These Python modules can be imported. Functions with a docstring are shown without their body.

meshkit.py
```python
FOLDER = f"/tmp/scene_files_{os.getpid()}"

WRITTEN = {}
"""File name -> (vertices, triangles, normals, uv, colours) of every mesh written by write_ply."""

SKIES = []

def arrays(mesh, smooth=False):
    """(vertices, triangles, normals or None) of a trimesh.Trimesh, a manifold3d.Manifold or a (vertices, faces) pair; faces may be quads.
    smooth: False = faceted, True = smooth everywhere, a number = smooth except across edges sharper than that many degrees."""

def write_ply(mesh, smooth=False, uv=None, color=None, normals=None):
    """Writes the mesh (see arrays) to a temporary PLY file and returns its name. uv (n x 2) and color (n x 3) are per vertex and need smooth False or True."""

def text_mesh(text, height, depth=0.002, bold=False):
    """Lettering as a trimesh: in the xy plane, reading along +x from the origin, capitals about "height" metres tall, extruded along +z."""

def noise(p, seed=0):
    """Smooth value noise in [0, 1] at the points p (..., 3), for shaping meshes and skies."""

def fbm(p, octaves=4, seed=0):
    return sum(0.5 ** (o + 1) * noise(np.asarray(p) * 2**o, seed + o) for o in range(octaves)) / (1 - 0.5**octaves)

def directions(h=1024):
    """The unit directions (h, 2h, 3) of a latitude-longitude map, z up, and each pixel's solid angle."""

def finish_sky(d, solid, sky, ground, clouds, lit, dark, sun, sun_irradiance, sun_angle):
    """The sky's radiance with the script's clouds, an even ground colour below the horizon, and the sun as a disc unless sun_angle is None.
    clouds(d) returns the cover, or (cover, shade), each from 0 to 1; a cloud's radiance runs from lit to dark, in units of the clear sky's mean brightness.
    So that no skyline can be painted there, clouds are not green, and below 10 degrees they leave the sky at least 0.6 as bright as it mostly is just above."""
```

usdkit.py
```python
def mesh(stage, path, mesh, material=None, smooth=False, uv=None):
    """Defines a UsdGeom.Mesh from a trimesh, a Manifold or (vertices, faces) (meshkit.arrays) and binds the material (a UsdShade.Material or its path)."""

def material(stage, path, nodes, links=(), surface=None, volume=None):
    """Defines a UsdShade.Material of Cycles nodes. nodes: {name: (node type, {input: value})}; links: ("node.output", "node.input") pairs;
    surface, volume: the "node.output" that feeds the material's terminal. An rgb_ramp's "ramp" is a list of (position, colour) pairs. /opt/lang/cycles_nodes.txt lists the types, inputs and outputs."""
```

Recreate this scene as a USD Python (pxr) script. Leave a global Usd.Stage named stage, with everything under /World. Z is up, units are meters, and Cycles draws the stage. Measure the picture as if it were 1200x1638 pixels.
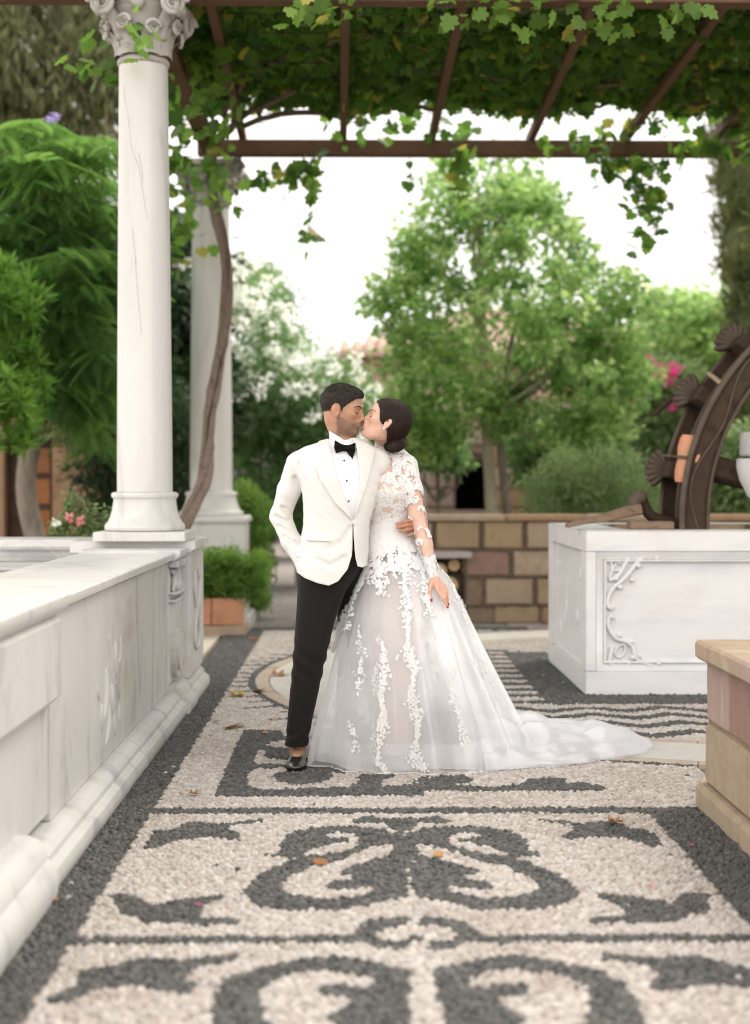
import math, random
import numpy as np, trimesh, shapely, manifold3d, usdkit, meshkit
from shapely.geometry import Polygon, Point, box as sbox, LineString
from shapely.ops import unary_union
from scipy.spatial import cKDTree
from pxr import Usd, UsdGeom, UsdLux, UsdShade, Gf, Sdf, Vt

stage = Usd.Stage.CreateInMemory()
UsdGeom.Xform.Define(stage, '/World')
R = np.random.default_rng(7)
PI = math.pi

# ---------------------------------------------------------------- camera, sky, sun, exposure
CAM_H, YAW, PITCH, FPX = 1.36, math.radians(0.75), math.atan(47 / 2300), 2300.0
cam = UsdGeom.Camera.Define(stage, '/World/camera')
cam.CreateHorizontalApertureAttr(41.5)
cam.CreateFocalLengthAttr(41.5 * FPX / 1200)
cam.CreateFStopAttr(2.2)
cam.CreateFocusDistanceAttr(6.78)
cam.CreateExposureAttr(1.06)
cam.AddTranslateOp().Set(Gf.Vec3d(0, 0, CAM_H))
cam.AddRotateZOp().Set(-math.degrees(YAW))
cam.AddRotateXOp().Set(90 - math.degrees(PITCH))

SUN_EL, SUN_AZ = math.radians(46), math.radians(-135)          # azimuth = atan2(x, y) towards the sun
dome = UsdLux.DomeLight.Define(stage, '/World/sky')
dome.GetPrim().SetCustomDataByKey('kind', 'structure')
sky_mat = usdkit.material(stage, '/World/Looks/overcast_sky', {
    'sky': ('sky_texture', {'sky_type': 'single_scattering', 'sun_disc': False, 'sun_elevation': SUN_EL, 'sun_rotation': SUN_AZ}),
    'tc': ('texture_coordinate', {}),
    'noise': ('noise_texture', {'scale': 2.2, 'detail': 5.0, 'roughness': 0.55}),
    'cover': ('rgb_ramp', {'ramp': [(0.0, (.80,) * 3), (1.0, (.96,) * 3)]}),
    'cl': ('rgb_ramp', {'ramp': [(0.30, (8.4, 8.0, 7.55)), (0.75, (10.0, 9.5, 8.95))]}),
    'mix': ('mix_color', {}),
    'bg': ('background_shader', {'strength': 0.1}),
}, [('tc.generated', 'noise.vector'), ('noise.fac', 'cover.fac'), ('noise.fac', 'cl.fac'), ('cover.color', 'mix.fac'),
    ('sky.color', 'mix.a'), ('cl.color', 'mix.b'), ('mix.result', 'bg.color')], surface='bg.background')
UsdShade.MaterialBindingAPI.Apply(dome.GetPrim()).Bind(sky_mat)
sun = UsdLux.DistantLight.Define(stage, '/World/sun')
sun.CreateIntensityAttr(0.4)
sun.CreateAngleAttr(28.0)
sun.CreateColorAttr(Gf.Vec3f(1.0, 0.93, 0.82))
sun.GetPrim().CreateAttribute('inputs:normalize', Sdf.ValueTypeNames.Bool).Set(True)
sun.AddRotateZOp().Set(180 - math.degrees(SUN_AZ))
sun.AddRotateXOp().Set(math.degrees(SUN_EL) - 90)

# ---------------------------------------------------------------- photograph measurements -> places
_cp, _sp, _cy, _sy = math.cos(PITCH), math.sin(PITCH), math.cos(YAW), math.sin(YAW)
FWD, RGT = np.array([_sy * _cp, _cy * _cp, -_sp]), np.array([_cy, -_sy, 0])
UPV, EYE = np.cross(RGT, FWD), np.array([0, 0, CAM_H])
def ray(px, py): return FWD + RGT * (px - 600) / FPX + UPV * (819 - py) / FPX
def G(px, py, z=0.0):
    d = ray(px, py); return EYE + d * ((z - CAM_H) / d[2])
def V(px, py, Y):
    d = ray(px, py); return EYE + d * (Y / d[1])
def proj(p):
    q = np.asarray(p, float) - EYE; z = q @ FWD
    return np.stack([600 + FPX * (q @ RGT) / z, 819 - FPX * (q @ UPV) / z], -1)

# ---------------------------------------------------------------- naming and prims
_names = {}
def path_of(name, parent=None):
    base = str(parent.GetPath()) if parent is not None else '/World'
    n = _names.get((base, name), 0); _names[(base, name)] = n + 1
    return f'{base}/{name}' + (f'_{n:03d}' if n else '')
def info(p, label=None, cat=None, group=None, kind=None):
    for k, v in (('label', label), ('category', cat), ('group', group), ('kind', kind)):
        if v: p.SetCustomDataByKey(k, v)
    return p
def thing(name, label=None, cat=None, loc=(0, 0, 0), rotz=0.0, group=None, kind=None, rot=None, scale=None, parent=None):
    x = UsdGeom.Xform.Define(stage, path_of(name, parent))
    if tuple(loc) != (0, 0, 0): x.AddTranslateOp().Set(Gf.Vec3d(*map(float, loc)))
    if rotz: x.AddRotateZOp().Set(math.degrees(rotz))
    if rot is not None: x.AddRotateXYZOp().Set(Gf.Vec3f(*rot))
    if scale is not None: x.AddScaleOp().Set(Gf.Vec3f(*((scale,) * 3 if np.ndim(scale) == 0 else scale)))
    return info(x.GetPrim(), label, cat, group, kind)
def obj(name, mesh, m, parent=None, label=None, cat=None, group=None, kind=None, smooth=35, tint=None, col=None):
    if isinstance(mesh, (list,)): mesh = cat_m(mesh)
    g = usdkit.mesh(stage, path_of(name, parent), mesh, M[m] if isinstance(m, str) else m, smooth=smooth)
    if tint is not None:
        UsdGeom.PrimvarsAPI(g).CreatePrimvar('tint', Sdf.ValueTypeNames.FloatArray, 'vertex').Set(Vt.FloatArray.FromNumpy(np.asarray(tint, np.float32)))
    if col is not None:
        UsdGeom.PrimvarsAPI(g).CreatePrimvar('col', Sdf.ValueTypeNames.Color3fArray, 'vertex').Set(Vt.Vec3fArray.FromNumpy(np.asarray(col, np.float32)))
    return info(g.GetPrim(), label, cat, group, kind)
def struct(name, mesh, m, **k): return obj(name, mesh, m, kind='structure', **k)
_pi = [0]
def proto(mesh, m, smooth=35, tint=None):
    """an unrendered class prim with one mesh's data, to be referenced by many"""
    if not stage.GetPrimAtPath('/World/Prototypes'): stage.CreateClassPrim('/World/Prototypes')
    _pi[0] += 1
    p = f'/World/Prototypes/shape_{_pi[0]:03d}'
    g = usdkit.mesh(stage, p, mesh, M[m] if isinstance(m, str) else m, smooth=smooth)
    if tint is not None:
        UsdGeom.PrimvarsAPI(g).CreatePrimvar('tint', Sdf.ValueTypeNames.FloatArray, 'vertex').Set(Vt.FloatArray.FromNumpy(np.asarray(tint, np.float32)))
    return p
def copy(name, proto_path, mat4, parent=None, **k):
    """one Mesh prim of its own that references the prototype's data under its own matrix (column vectors)"""
    p = stage.DefinePrim(path_of(name, parent), 'Mesh')
    p.GetReferences().AddInternalReference(proto_path)
    UsdGeom.Xformable(p).AddTransformOp().Set(Gf.Matrix4d(*np.asarray(mat4, float).T.ravel().tolist()))
    return info(p, **k)
def scatter(name, protos, idx, pos, quat, scl, parent=None, **k):
    pi = UsdGeom.PointInstancer.Define(stage, path_of(name, parent))
    pi.CreatePrototypesRel()
    for i, (mesh, m) in enumerate(protos):
        q = f'{pi.GetPath()}/prototypes/kind_{i:03d}'
        UsdGeom.Scope.Define(stage, f'{pi.GetPath()}/prototypes') if i == 0 else None
        usdkit.mesh(stage, q, mesh, M[m] if isinstance(m, str) else m, smooth=True)
        pi.GetPrototypesRel().AddTarget(q)
    pi.CreateProtoIndicesAttr(Vt.IntArray.FromNumpy(np.asarray(idx, np.int32)))
    pi.CreatePositionsAttr(Vt.Vec3fArray.FromNumpy(np.asarray(pos, np.float32)))
    pi.CreateOrientationsAttr(Vt.QuathArray([Gf.Quath(float(q[0]), float(q[1]), float(q[2]), float(q[3])) for q in quat]))
    pi.CreateScalesAttr(Vt.Vec3fArray.FromNumpy(np.asarray(scl, np.float32)))
    return info(pi.GetPrim(), **k)

def curves(name, pts, width, m, parent):
    '''pts: n strands x k points; thin at the tip'''
    n, k = pts.shape[:2]; c = UsdGeom.BasisCurves.Define(stage, path_of(name, parent))
    c.CreateTypeAttr('linear'); c.CreateCurveVertexCountsAttr(Vt.IntArray.FromNumpy(np.full(n, k, np.int32)))
    c.CreatePointsAttr(Vt.Vec3fArray.FromNumpy(pts.reshape(-1, 3).astype(np.float32)))
    c.CreateWidthsAttr(Vt.FloatArray.FromNumpy(np.tile(np.linspace(width, width * .35, k), n).astype(np.float32))); c.SetWidthsInterpolation('vertex')
    UsdShade.MaterialBindingAPI.Apply(c.GetPrim()).Bind(M[m]); return c.GetPrim()

# ---------------------------------------------------------------- mesh helpers
def VF(m):
    if isinstance(m, trimesh.Trimesh): return np.array(m.vertices), np.array(m.faces)
    if hasattr(m, 'to_mesh'):
        q = m.to_mesh(); return np.array(q.vert_properties[:, :3], float), np.array(q.tri_verts)
    v, f = np.asarray(m[0], float), np.asarray(m[1], int)
    if f.shape[1] == 4: f = np.vstack([f[:, [0, 1, 2]], f[:, [0, 2, 3]]])
    return v, f
def cat_m(ms):
    vs, fs, n = [], [], 0
    for m in ms:
        v, f = VF(m); vs.append(v); fs.append(f + n); n += len(v)
    return np.vstack(vs), np.vstack(fs)
def cbox(x0, x1, y0, y1, z0, z1, c=0.006):
    """a box with chamfered edges"""
    c = min(c, abs(x1 - x0) * .4, abs(y1 - y0) * .4, abs(z1 - z0) * .4)
    p = []
    for ax in range(3):
        for s in np.ndindex(2, 2, 2):
            q = [(x0, x1)[s[0]], (y0, y1)[s[1]], (z0, z1)[s[2]]]
            for k in range(3):
                if k != ax: q[k] += c if s[k] == 0 else -c
            p.append(q)
    return manifold3d.Manifold.hull_points(np.array(p, float))
def rough_block(x0, x1, y0, y1, z0, z1, amp=.004, c=.008, seed=0, n=2):
    """a hewn stone: chamfered box, refined and pushed about a little"""
    v, f = VF(cbox(x0, x1, y0, y1, z0, z1, c))
    t = trimesh.Trimesh(v, f, process=True)
    for _ in range(n): t = t.subdivide()
    v = np.array(t.vertices)
    d = np.stack([meshkit.fbm(v * 9 + 31 * k, 3, seed + k) - .5 for k in range(3)], 1)
    return v + d * amp * 2, np.array(t.faces)
def xf(m, loc=(0, 0, 0), rot=None, scale=1.0):
    v, f = VF(m); v = v * scale
    if rot is not None: v = v @ np.asarray(rot).T
    return v + np.asarray(loc, float), f
def rotm(axis, ang):
    return trimesh.transformations.rotation_matrix(ang, axis)[:3, :3]
def frame_to(d, up=(0, 0, 1)):
    """rotation whose z axis is d"""
    d = np.asarray(d, float); d = d / np.linalg.norm(d)
    u = np.asarray(up, float)
    if abs(d @ u) > .97: u = np.array([1.0, 0, 0])
    x = np.cross(u, d); x /= np.linalg.norm(x)
    return np.stack([x, np.cross(d, x), d], 1)
def lathe(prof, n=48, cx=0, cy=0):
    """prof: (radius, z) from bottom to top, closed at the ends"""
    prof = np.asarray(prof, float); k = len(prof)
    a = np.linspace(0, 2 * PI, n, endpoint=False)
    v = np.stack([cx + prof[:, None, 0] * np.cos(a), cy + prof[:, None, 0] * np.sin(a), np.repeat(prof[:, 1:], n, 1)], -1).reshape(-1, 3)
    i, j = np.meshgrid(np.arange(k - 1), np.arange(n), indexing='ij'); j2 = (j + 1) % n
    f = np.stack([i * n + j, i * n + j2, (i + 1) * n + j2, (i + 1) * n + j], -1).reshape(-1, 4)
    f = np.vstack([f[:, [0, 1, 2]], f[:, [0, 2, 3]]])
    b, t = len(v), len(v) + 1
    v = np.vstack([v, [[cx, cy, prof[0, 1]], [cx, cy, prof[-1, 1]]]])
    jj = np.arange(n); j2 = (jj + 1) % n
    f = np.vstack([f, np.stack([np.full(n, b), j2, jj], 1), np.stack([np.full(n, t), (k - 1) * n + jj, (k - 1) * n + j2], 1)])
    return v, f
def tube(pts, rad, n=8, closed_ends=True, flat=1.0, up=(0, 0, 1)):
    pts = np.asarray(pts, float); k = len(pts)
    rad = np.broadcast_to(np.asarray(rad, float), (k,))
    t = np.gradient(pts, axis=0); t /= np.linalg.norm(t, axis=1, keepdims=True) + 1e-12
    u = np.cross(t[0], up); u = u / np.linalg.norm(u) if np.linalg.norm(u) > 1e-4 else np.array([1.0, 0, 0])
    v = []
    a = np.linspace(0, 2 * PI, n, endpoint=False)
    for i in range(k):
        u = u - t[i] * (u @ t[i]); u /= np.linalg.norm(u) + 1e-12
        w = np.cross(t[i], u)
        v.append(pts[i] + rad[i] * (np.cos(a)[:, None] * u + flat * np.sin(a)[:, None] * w))
    v = np.vstack(v)
    i, j = np.meshgrid(np.arange(k - 1), np.arange(n), indexing='ij'); j2 = (j + 1) % n
    f = np.stack([i * n + j, i * n + j2, (i + 1) * n + j2, (i + 1) * n + j], -1).reshape(-1, 4)
    f = np.vstack([f[:, [0, 1, 2]], f[:, [0, 2, 3]]])
    if closed_ends:
        jj = np.arange(n); j2 = (jj + 1) % n
        b = len(v); v = np.vstack([v, [pts[0], pts[-1]]])
        f = np.vstack([f, np.stack([np.full(n, b), j2, jj], 1), np.stack([np.full(n, b + 1), (k - 1) * n + jj, (k - 1) * n + j2], 1)])
    return v, f
def spline(pts, n=24):
    from scipy.interpolate import CubicSpline
    pts = np.asarray(pts, float)
    d = np.r_[0, np.cumsum(np.linalg.norm(np.diff(pts[:, :3], axis=0), axis=1))]
    return CubicSpline(d, pts)(np.linspace(0, d[-1], n))
def prism(poly, depth, z0=0.0):
    """shapely polygon (x, y) extruded along +z"""
    ps = getattr(poly, 'geoms', [poly])
    ms = [trimesh.creation.extrude_polygon(p, depth, engine='earcut') for p in ps if p.area > 1e-8]
    return xf(cat_m(ms), (0, 0, z0))

def leaves(T, pos, fwd, nrm, size, tint):
    """one mesh of many leaves: T along fwd, facing nrm"""
    tv, tf = T; n = len(pos)
    fwd = fwd / (np.linalg.norm(fwd, axis=1, keepdims=True) + 1e-9)
    y = np.cross(nrm, fwd); y /= np.linalg.norm(y, axis=1, keepdims=True) + 1e-9
    z = np.cross(fwd, y)
    size = np.broadcast_to(size, (n,))
    v = pos[:, None] + size[:, None, None] * (tv[None, :, :1] * fwd[:, None] + tv[None, :, 1:2] * y[:, None] + tv[None, :, 2:] * z[:, None])
    f = (tf[None] + (np.arange(n) * len(tv))[:, None, None]).reshape(-1, 3)
    return (v.reshape(-1, 3), f), np.repeat(np.clip(tint, 0, 1), len(tv))

# ---------------------------------------------------------------- implicit shapes -> one smooth skin (surface nets)
def nets(f, lo, hi, h):
    lo, hi = np.asarray(lo, float), np.asarray(hi, float)
    B = 8
    nb = np.maximum(1, np.ceil((hi - lo) / (h * B)).astype(int)); n = nb * B
    ctr = np.stack(np.meshgrid(*[lo[k] + (np.arange(nb[k]) + .5) * B * h for k in range(3)], indexing='ij'), -1)
    c = f(ctr.reshape(-1, 3)).reshape(nb)
    val = np.repeat(np.repeat(np.repeat(c, B, 0), B, 1), B, 2).astype(np.float32)
    act = np.argwhere(np.abs(c) < B * h * 1.45)
    loc = np.stack(np.meshgrid(*[np.arange(B)] * 3, indexing='ij'), -1).reshape(-1, 3)
    for s in range(0, len(act), 1500):
        idx = (act[s:s + 1500, None, :] * B + loc[None]).reshape(-1, 3)
        val[idx[:, 0], idx[:, 1], idx[:, 2]] = f(lo + (idx + .5) * h)
    ins = val < 0
    cnt = sum(ins[a:n[0] - 1 + a, b:n[1] - 1 + b, d:n[2] - 1 + d].astype(np.int8) for a, b, d in np.ndindex(2, 2, 2))
    cells = np.argwhere((cnt > 0) & (cnt < 8))
    cid = np.full(n - 1, -1, np.int64); cid[tuple(cells.T)] = np.arange(len(cells))
    acc, wt = np.zeros((len(cells), 3)), np.zeros(len(cells))
    for ax in range(3):
        o = [k for k in range(3) if k != ax]
        for a, b in np.ndindex(2, 2):
            p0 = np.zeros(3, int); p0[o[0]], p0[o[1]] = a, b
            p1 = p0.copy(); p1[ax] = 1
            i0, i1 = cells + p0, cells + p1
            v0, v1 = val[tuple(i0.T)].astype(float), val[tuple(i1.T)].astype(float)
            m = (v0 < 0) != (v1 < 0)
            t = np.where(m, v0 / np.where(m, v0 - v1, 1), 0)
            acc += np.where(m[:, None], p0 + t[:, None] * (p1 - p0), 0); wt += m
    v = lo + (cells + acc / wt[:, None] + .5) * h
    faces = []
    for ax in range(3):
        o = [k for k in range(3) if k != ax]
        s0 = [slice(None)] * 3; s1 = [slice(None)] * 3
        s0[ax], s1[ax] = slice(0, -1), slice(1, None)
        e = np.argwhere(ins[tuple(s0)] != ins[tuple(s1)])
        e = e[(e[:, o[0]] > 0) & (e[:, o[1]] > 0) & (e[:, o[0]] < n[o[0]] - 1) & (e[:, o[1]] < n[o[1]] - 1)]
        if not len(e): continue
        q = []
        for a, b in ((1, 1), (0, 1), (0, 0), (1, 0)):
            p = e.copy(); p[:, o[0]] -= a; p[:, o[1]] -= b
            q.append(cid[tuple(p.T)])
        q = np.stack(q, 1)
        flip = ins[tuple(e.T)] if ax != 1 else ~ins[tuple(e.T)]
        q = np.where(flip[:, None], q, q[:, ::-1])
        faces.append(q)
    q = np.vstack(faces)
    return v, np.vstack([q[:, [0, 1, 2]], q[:, [0, 2, 3]]])
def smin(a, b, k):
    h = np.clip(.5 + .5 * (b - a) / k, 0, 1)
    return b + (a - b) * h - k * h * (1 - h)
def smax(a, b, k): return -smin(-a, -b, k)
def s_ell(p, c, r, rot=None):
    q = p - np.asarray(c, float)
    if rot is not None: q = q @ np.asarray(rot)
    r = np.asarray(r, float)
    k0 = np.linalg.norm(q / r, axis=1); k1 = np.linalg.norm(q / (r * r), axis=1)
    return np.where(k1 > 1e-9, k0 * (k0 - 1) / np.maximum(k1, 1e-9), -r.min())
def s_cone(p, a, b, ra, rb):
    a, b = np.asarray(a, float), np.asarray(b, float)
    d = b - a; t = np.clip((p - a) @ d / (d @ d), 0, 1)
    return np.linalg.norm(p - a - t[:, None] * d, axis=1) - (ra + t * (rb - ra))
def s_chain(p, pts, k=.015):
    """pts: (x, y, z, r) chain of round cones, joined smoothly"""
    out = None
    for a, b in zip(pts[:-1], pts[1:]):
        d = s_cone(p, a[:3], b[:3], a[3], b[3])
        out = d if out is None else smin(out, d, k)
    return out
def s_poly(x, y, poly):
    """signed distance to a closed 2-D polygon, negative inside"""
    P = np.asarray(poly, float); d = np.full(x.shape, 1e9); s = np.zeros(x.shape, bool)
    for (ax, ay), (bx, by) in zip(P, np.roll(P, -1, 0)):
        ex, ey = bx - ax, by - ay; wx, wy = x - ax, y - ay
        t = np.clip((wx * ex + wy * ey) / (ex * ex + ey * ey + 1e-12), 0, 1)
        d = np.minimum(d, (wx - ex * t) ** 2 + (wy - ey * t) ** 2)
        c = (ay > y) != (by > y)
        s ^= c & (x < ex * (y - ay) / np.where(ey == 0, 1e-12, ey) + ax)
    d = np.sqrt(d)
    return np.where(s, -d, d)

# ---------------------------------------------------------------- materials
M = {}
def mat(name, cols, scale=6.0, rough=.65, bump=0.0, bscale=40.0, spec=.4, detail=5.0, stretch=None, distort=0.0, span=(.3, .7), sheen=0.0, metal=0.0, coat=0.0, bdist=.004):
    """base colour wanders through cols by noise in place; optional fine relief"""
    n = {'geo': ('geometry', {}), 'map': ('mapping', {'scale': stretch or (1, 1, 1)}),
         'noise': ('noise_texture', {'scale': scale, 'detail': detail, 'roughness': .6, 'distortion': distort}),
         'ramp': ('rgb_ramp', {'ramp': [(x, c) for x, c in zip(np.linspace(span[0], span[1], len(cols)), cols)]}),
         'p': ('principled_bsdf', {'roughness': rough, 'specular_ior_level': spec, 'sheen_weight': sheen, 'metallic': metal, 'coat_weight': coat})}
    l = [('geo.position', 'map.vector'), ('map.vector', 'noise.vector'), ('noise.fac', 'ramp.fac'), ('ramp.color', 'p.base_color')]
    if bump:
        n['bn'] = ('noise_texture', {'scale': bscale, 'detail': 6.0, 'roughness': .6})
        n['bump'] = ('bump', {'strength': bump, 'distance': bdist})
        l += [('map.vector', 'bn.vector'), ('bn.fac', 'bump.height'), ('bump.normal', 'p.normal')]
    M[name] = usdkit.material(stage, '/World/Looks/' + name, n, l, surface='p.BSDF')
def leaf_mat(name, dark, light, trans=.35, rough=.5, tip=None):
    """leaves: colour by each leaf's own tint, some light passing through"""
    ramp = [(0.0, dark), (0.8 if tip else 1.0, light)] + ([(1.0, tip)] if tip else [])
    n = {'at': ('attribute', {'attribute': 'tint'}), 'ramp': ('rgb_ramp', {'ramp': ramp}),
         'p': ('principled_bsdf', {'roughness': rough, 'specular_ior_level': .35}),
         'hsv': ('hsv', {'saturation': 1.05, 'value': 2.1}), 't': ('translucent_bsdf', {}), 'm': ('mix_closure', {'fac': trans})}
    M[name] = usdkit.material(stage, '/World/Looks/' + name, n, [('at.fac', 'ramp.fac'), ('ramp.color', 'p.base_color'), ('ramp.color', 'hsv.color'), ('hsv.color', 't.color'), ('p.BSDF', 'm.closure1'), ('t.BSDF', 'm.closure2')], surface='m.closure')
# ---------------------------------------------------------------- ground and pebble mosaic
mat('mortar', [(.13, .115, .10), (.20, .18, .155)], 14, .9, .5, 120)
mat('earth', [(.10, .075, .05), (.17, .13, .09), (.13, .12, .07)], 1.2, .95, .6, 30)
whites = [(.47, .43, .39), (.41, .37, .335), (.53, .49, .45), (.45, .395, .345), (.36, .315, .28), (.43, .41, .39)]
darks = [(.062, .062, .058), (.088, .087, .082), (.048, .049, .046), (.110, .103, .093)]
for i, c in enumerate(whites): mat(f'white_pebble_{"abcdef"[i]}', [tuple(np.array(c) * .85), c, tuple(np.minimum(np.array(c) * 1.12, .8))], 22, .55, .25, 160, .35)
for i, c in enumerate(darks): mat(f'dark_pebble_{"abcd"[i]}', [tuple(np.array(c) * .8), c, tuple(np.array(c) * 1.35)], 22, .5, .25, 160, .4)
CX0 = 0.18                                   # the pavement's middle line
def px_poly(pts, org=(0, 0), sc=1.0, mirror=False):
    q = np.array([G(org[0] + x / sc, org[1] + y / sc)[:2] for x, y in pts])
    if mirror: q = np.stack([2 * CX0 - q[:, 0], q[:, 1]], 1)
    return Polygon(q).buffer(0)
O1, O2 = (60, 1260), (360, 1260)
leaf_a = [(505, 290), (560, 215), (640, 205), (740, 170), (880, 180), (1090, 155), (1085, 170), (930, 190), (920, 205), (990, 245), (960, 260), (850, 245), (690, 255), (600, 285), (545, 300)]
leaf_b = [(335, 530), (400, 515), (480, 530), (560, 570), (690, 540), (840, 525), (905, 520), (880, 545), (800, 580), (790, 630), (940, 630), (990, 655), (960, 668), (700, 665), (530, 660), (480, 630), (390, 625), (375, 580)]
leaf_c = [(50, 1025), (110, 980), (180, 970), (190, 885), (330, 870), (510, 820), (700, 835), (960, 805), (955, 840), (830, 855), (730, 880), (705, 920), (760, 970), (745, 1000), (600, 990), (480, 965), (380, 970), (250, 990), (200, 1030), (90, 1045)]
bow = [(600, 165), (690, 140), (760, 155), (865, 150), (865, 215), (810, 215), (760, 175), (640, 180)]
heart = [(870, 200), (865, 215), (800, 225), (760, 205), (600, 190), (470, 190), (330, 215), (265, 265), (260, 310), (190, 335), (250, 340), (345, 345), (300, 365), (200, 400), (110, 465), (75, 520), (150, 570), (290, 600), (430, 595), (560, 600), (680, 575), (800, 545), (880, 535)]
h1 = [(370, 325), (470, 290), (570, 265), (595, 270), (590, 255), (480, 240), (540, 220), (620, 230), (640, 250), (630, 285), (560, 310), (430, 335), (390, 335)]
h2 = [(275, 470), (300, 445), (400, 390), (520, 365), (600, 330), (740, 285), (800, 280), (800, 330), (740, 345), (620, 380), (545, 405), (560, 425), (620, 430), (600, 450), (520, 455), (475, 485), (540, 500), (700, 485), (715, 505), (640, 525), (520, 540), (400, 535), (300, 515), (275, 490)]
lens_o = [(605, 700), (680, 650), (800, 630), (880, 628), (880, 792), (720, 775), (650, 740)]
lens_i = [(720, 710), (760, 685), (880, 668), (880, 748), (760, 745)]
low_o = [(-66, 1040), (-60, 1180), (200, 1330), (500, 1420), (890, 1440), (890, 885), (780, 860), (680, 840), (530, 815), (400, 830), (170, 870), (40, 910), (-30, 980)]
low_i = [(160, 990), (230, 935), (330, 900), (480, 890), (600, 900), (720, 930), (715, 955), (640, 970), (560, 945), (470, 955), (430, 975), (480, 1010), (610, 1025), (600, 1045), (500, 1110), (560, 1200), (480, 1240), (300, 1220), (190, 1110)]
dark_parts, white_parts = [], []
for mir in (False, True):
    dark_parts += [px_poly(leaf_a, O1, 3, mir), px_poly(leaf_b, O1, 3, mir), px_poly(leaf_c, O1, 3, mir), px_poly(bow, O2, 3, mir)]
    dark_parts += [px_poly(heart, O2, 3, mir).difference(px_poly(h1, O2, 3, mir)).difference(px_poly(h2, O2, 3, mir)),
                   px_poly(low_o, O2, 3, mir).difference(px_poly(low_i, O2, 3, mir))]
lens = unary_union([px_poly(lens_o, O2, 3, m) for m in (False, True)])
lens_w = unary_union([px_poly(lens_i, O2, 3, m) for m in (False, True)])
line_y = (4.205, 4.275); line_y2 = (5.865, 5.965); XL, XR = -0.84, 1.20
dark_parts += [sbox(-1.3, 2.0, XL, 3.5)] if False else []
dark_parts += [sbox(XL, line_y[0], XR, line_y[1]).difference(lens), lens.difference(lens_w), sbox(XL, line_y2[0], XR + .25, line_y2[1])]
dark_parts += [sbox(-1.2, 2.4, XL, 13.25), sbox(XR, 2.4, 1.75, 5.965)]
# the key-cornered panel under the couple
O5, O6 = (300, 1130), (650, 1160)
panel = sbox(-0.62, 6.19, 0.30, 7.86)
fw = [[(290, 380), (292, 330), (330, 305), (470, 296), (480, 312), (400, 335), (430, 365), (530, 385), (640, 370), (700, 355), (690, 318), (770, 330), (820, 370), (760, 392), (640, 395), (500, 402), (340, 402)],
      [(320, 270), (340, 215), (380, 215), (360, 240), (400, 255), (480, 265), (600, 260), (600, 285), (470, 285), (380, 280), (335, 285)],
      [(370, 190), (440, 168), (620, 165), (640, 190), (490, 200), (410, 200)], [(430, 100), (660, 100), (680, 140), (470, 150)],
      [(920, 375), (960, 350), (1080, 345), (1090, 380), (940, 388)]]
inner = sbox(-0.30, 6.62, 0.66, 7.6)
panel = panel.difference(unary_union([px_poly(q, O5, 3) for q in fw])).difference(sbox(-0.05, 6.45, .30, 7.9).difference(px_poly([(820, 330), (1000, 330), (900, 385), (820, 400)], O5, 3)))
strip = [px_poly([(0, 262), (0, 241), (230, 238), (330, 246), (440, 236), (480, 215), (560, 208), (640, 212), (610, 233), (680, 225), (760, 240), (805, 257), (640, 262)], O6, 2.449),
         px_poly([(20, 225), (60, 208), (160, 202), (230, 200), (270, 215), (250, 235), (200, 238), (90, 240)], O6, 2.449)]
dark_parts += [panel] + strip
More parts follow.
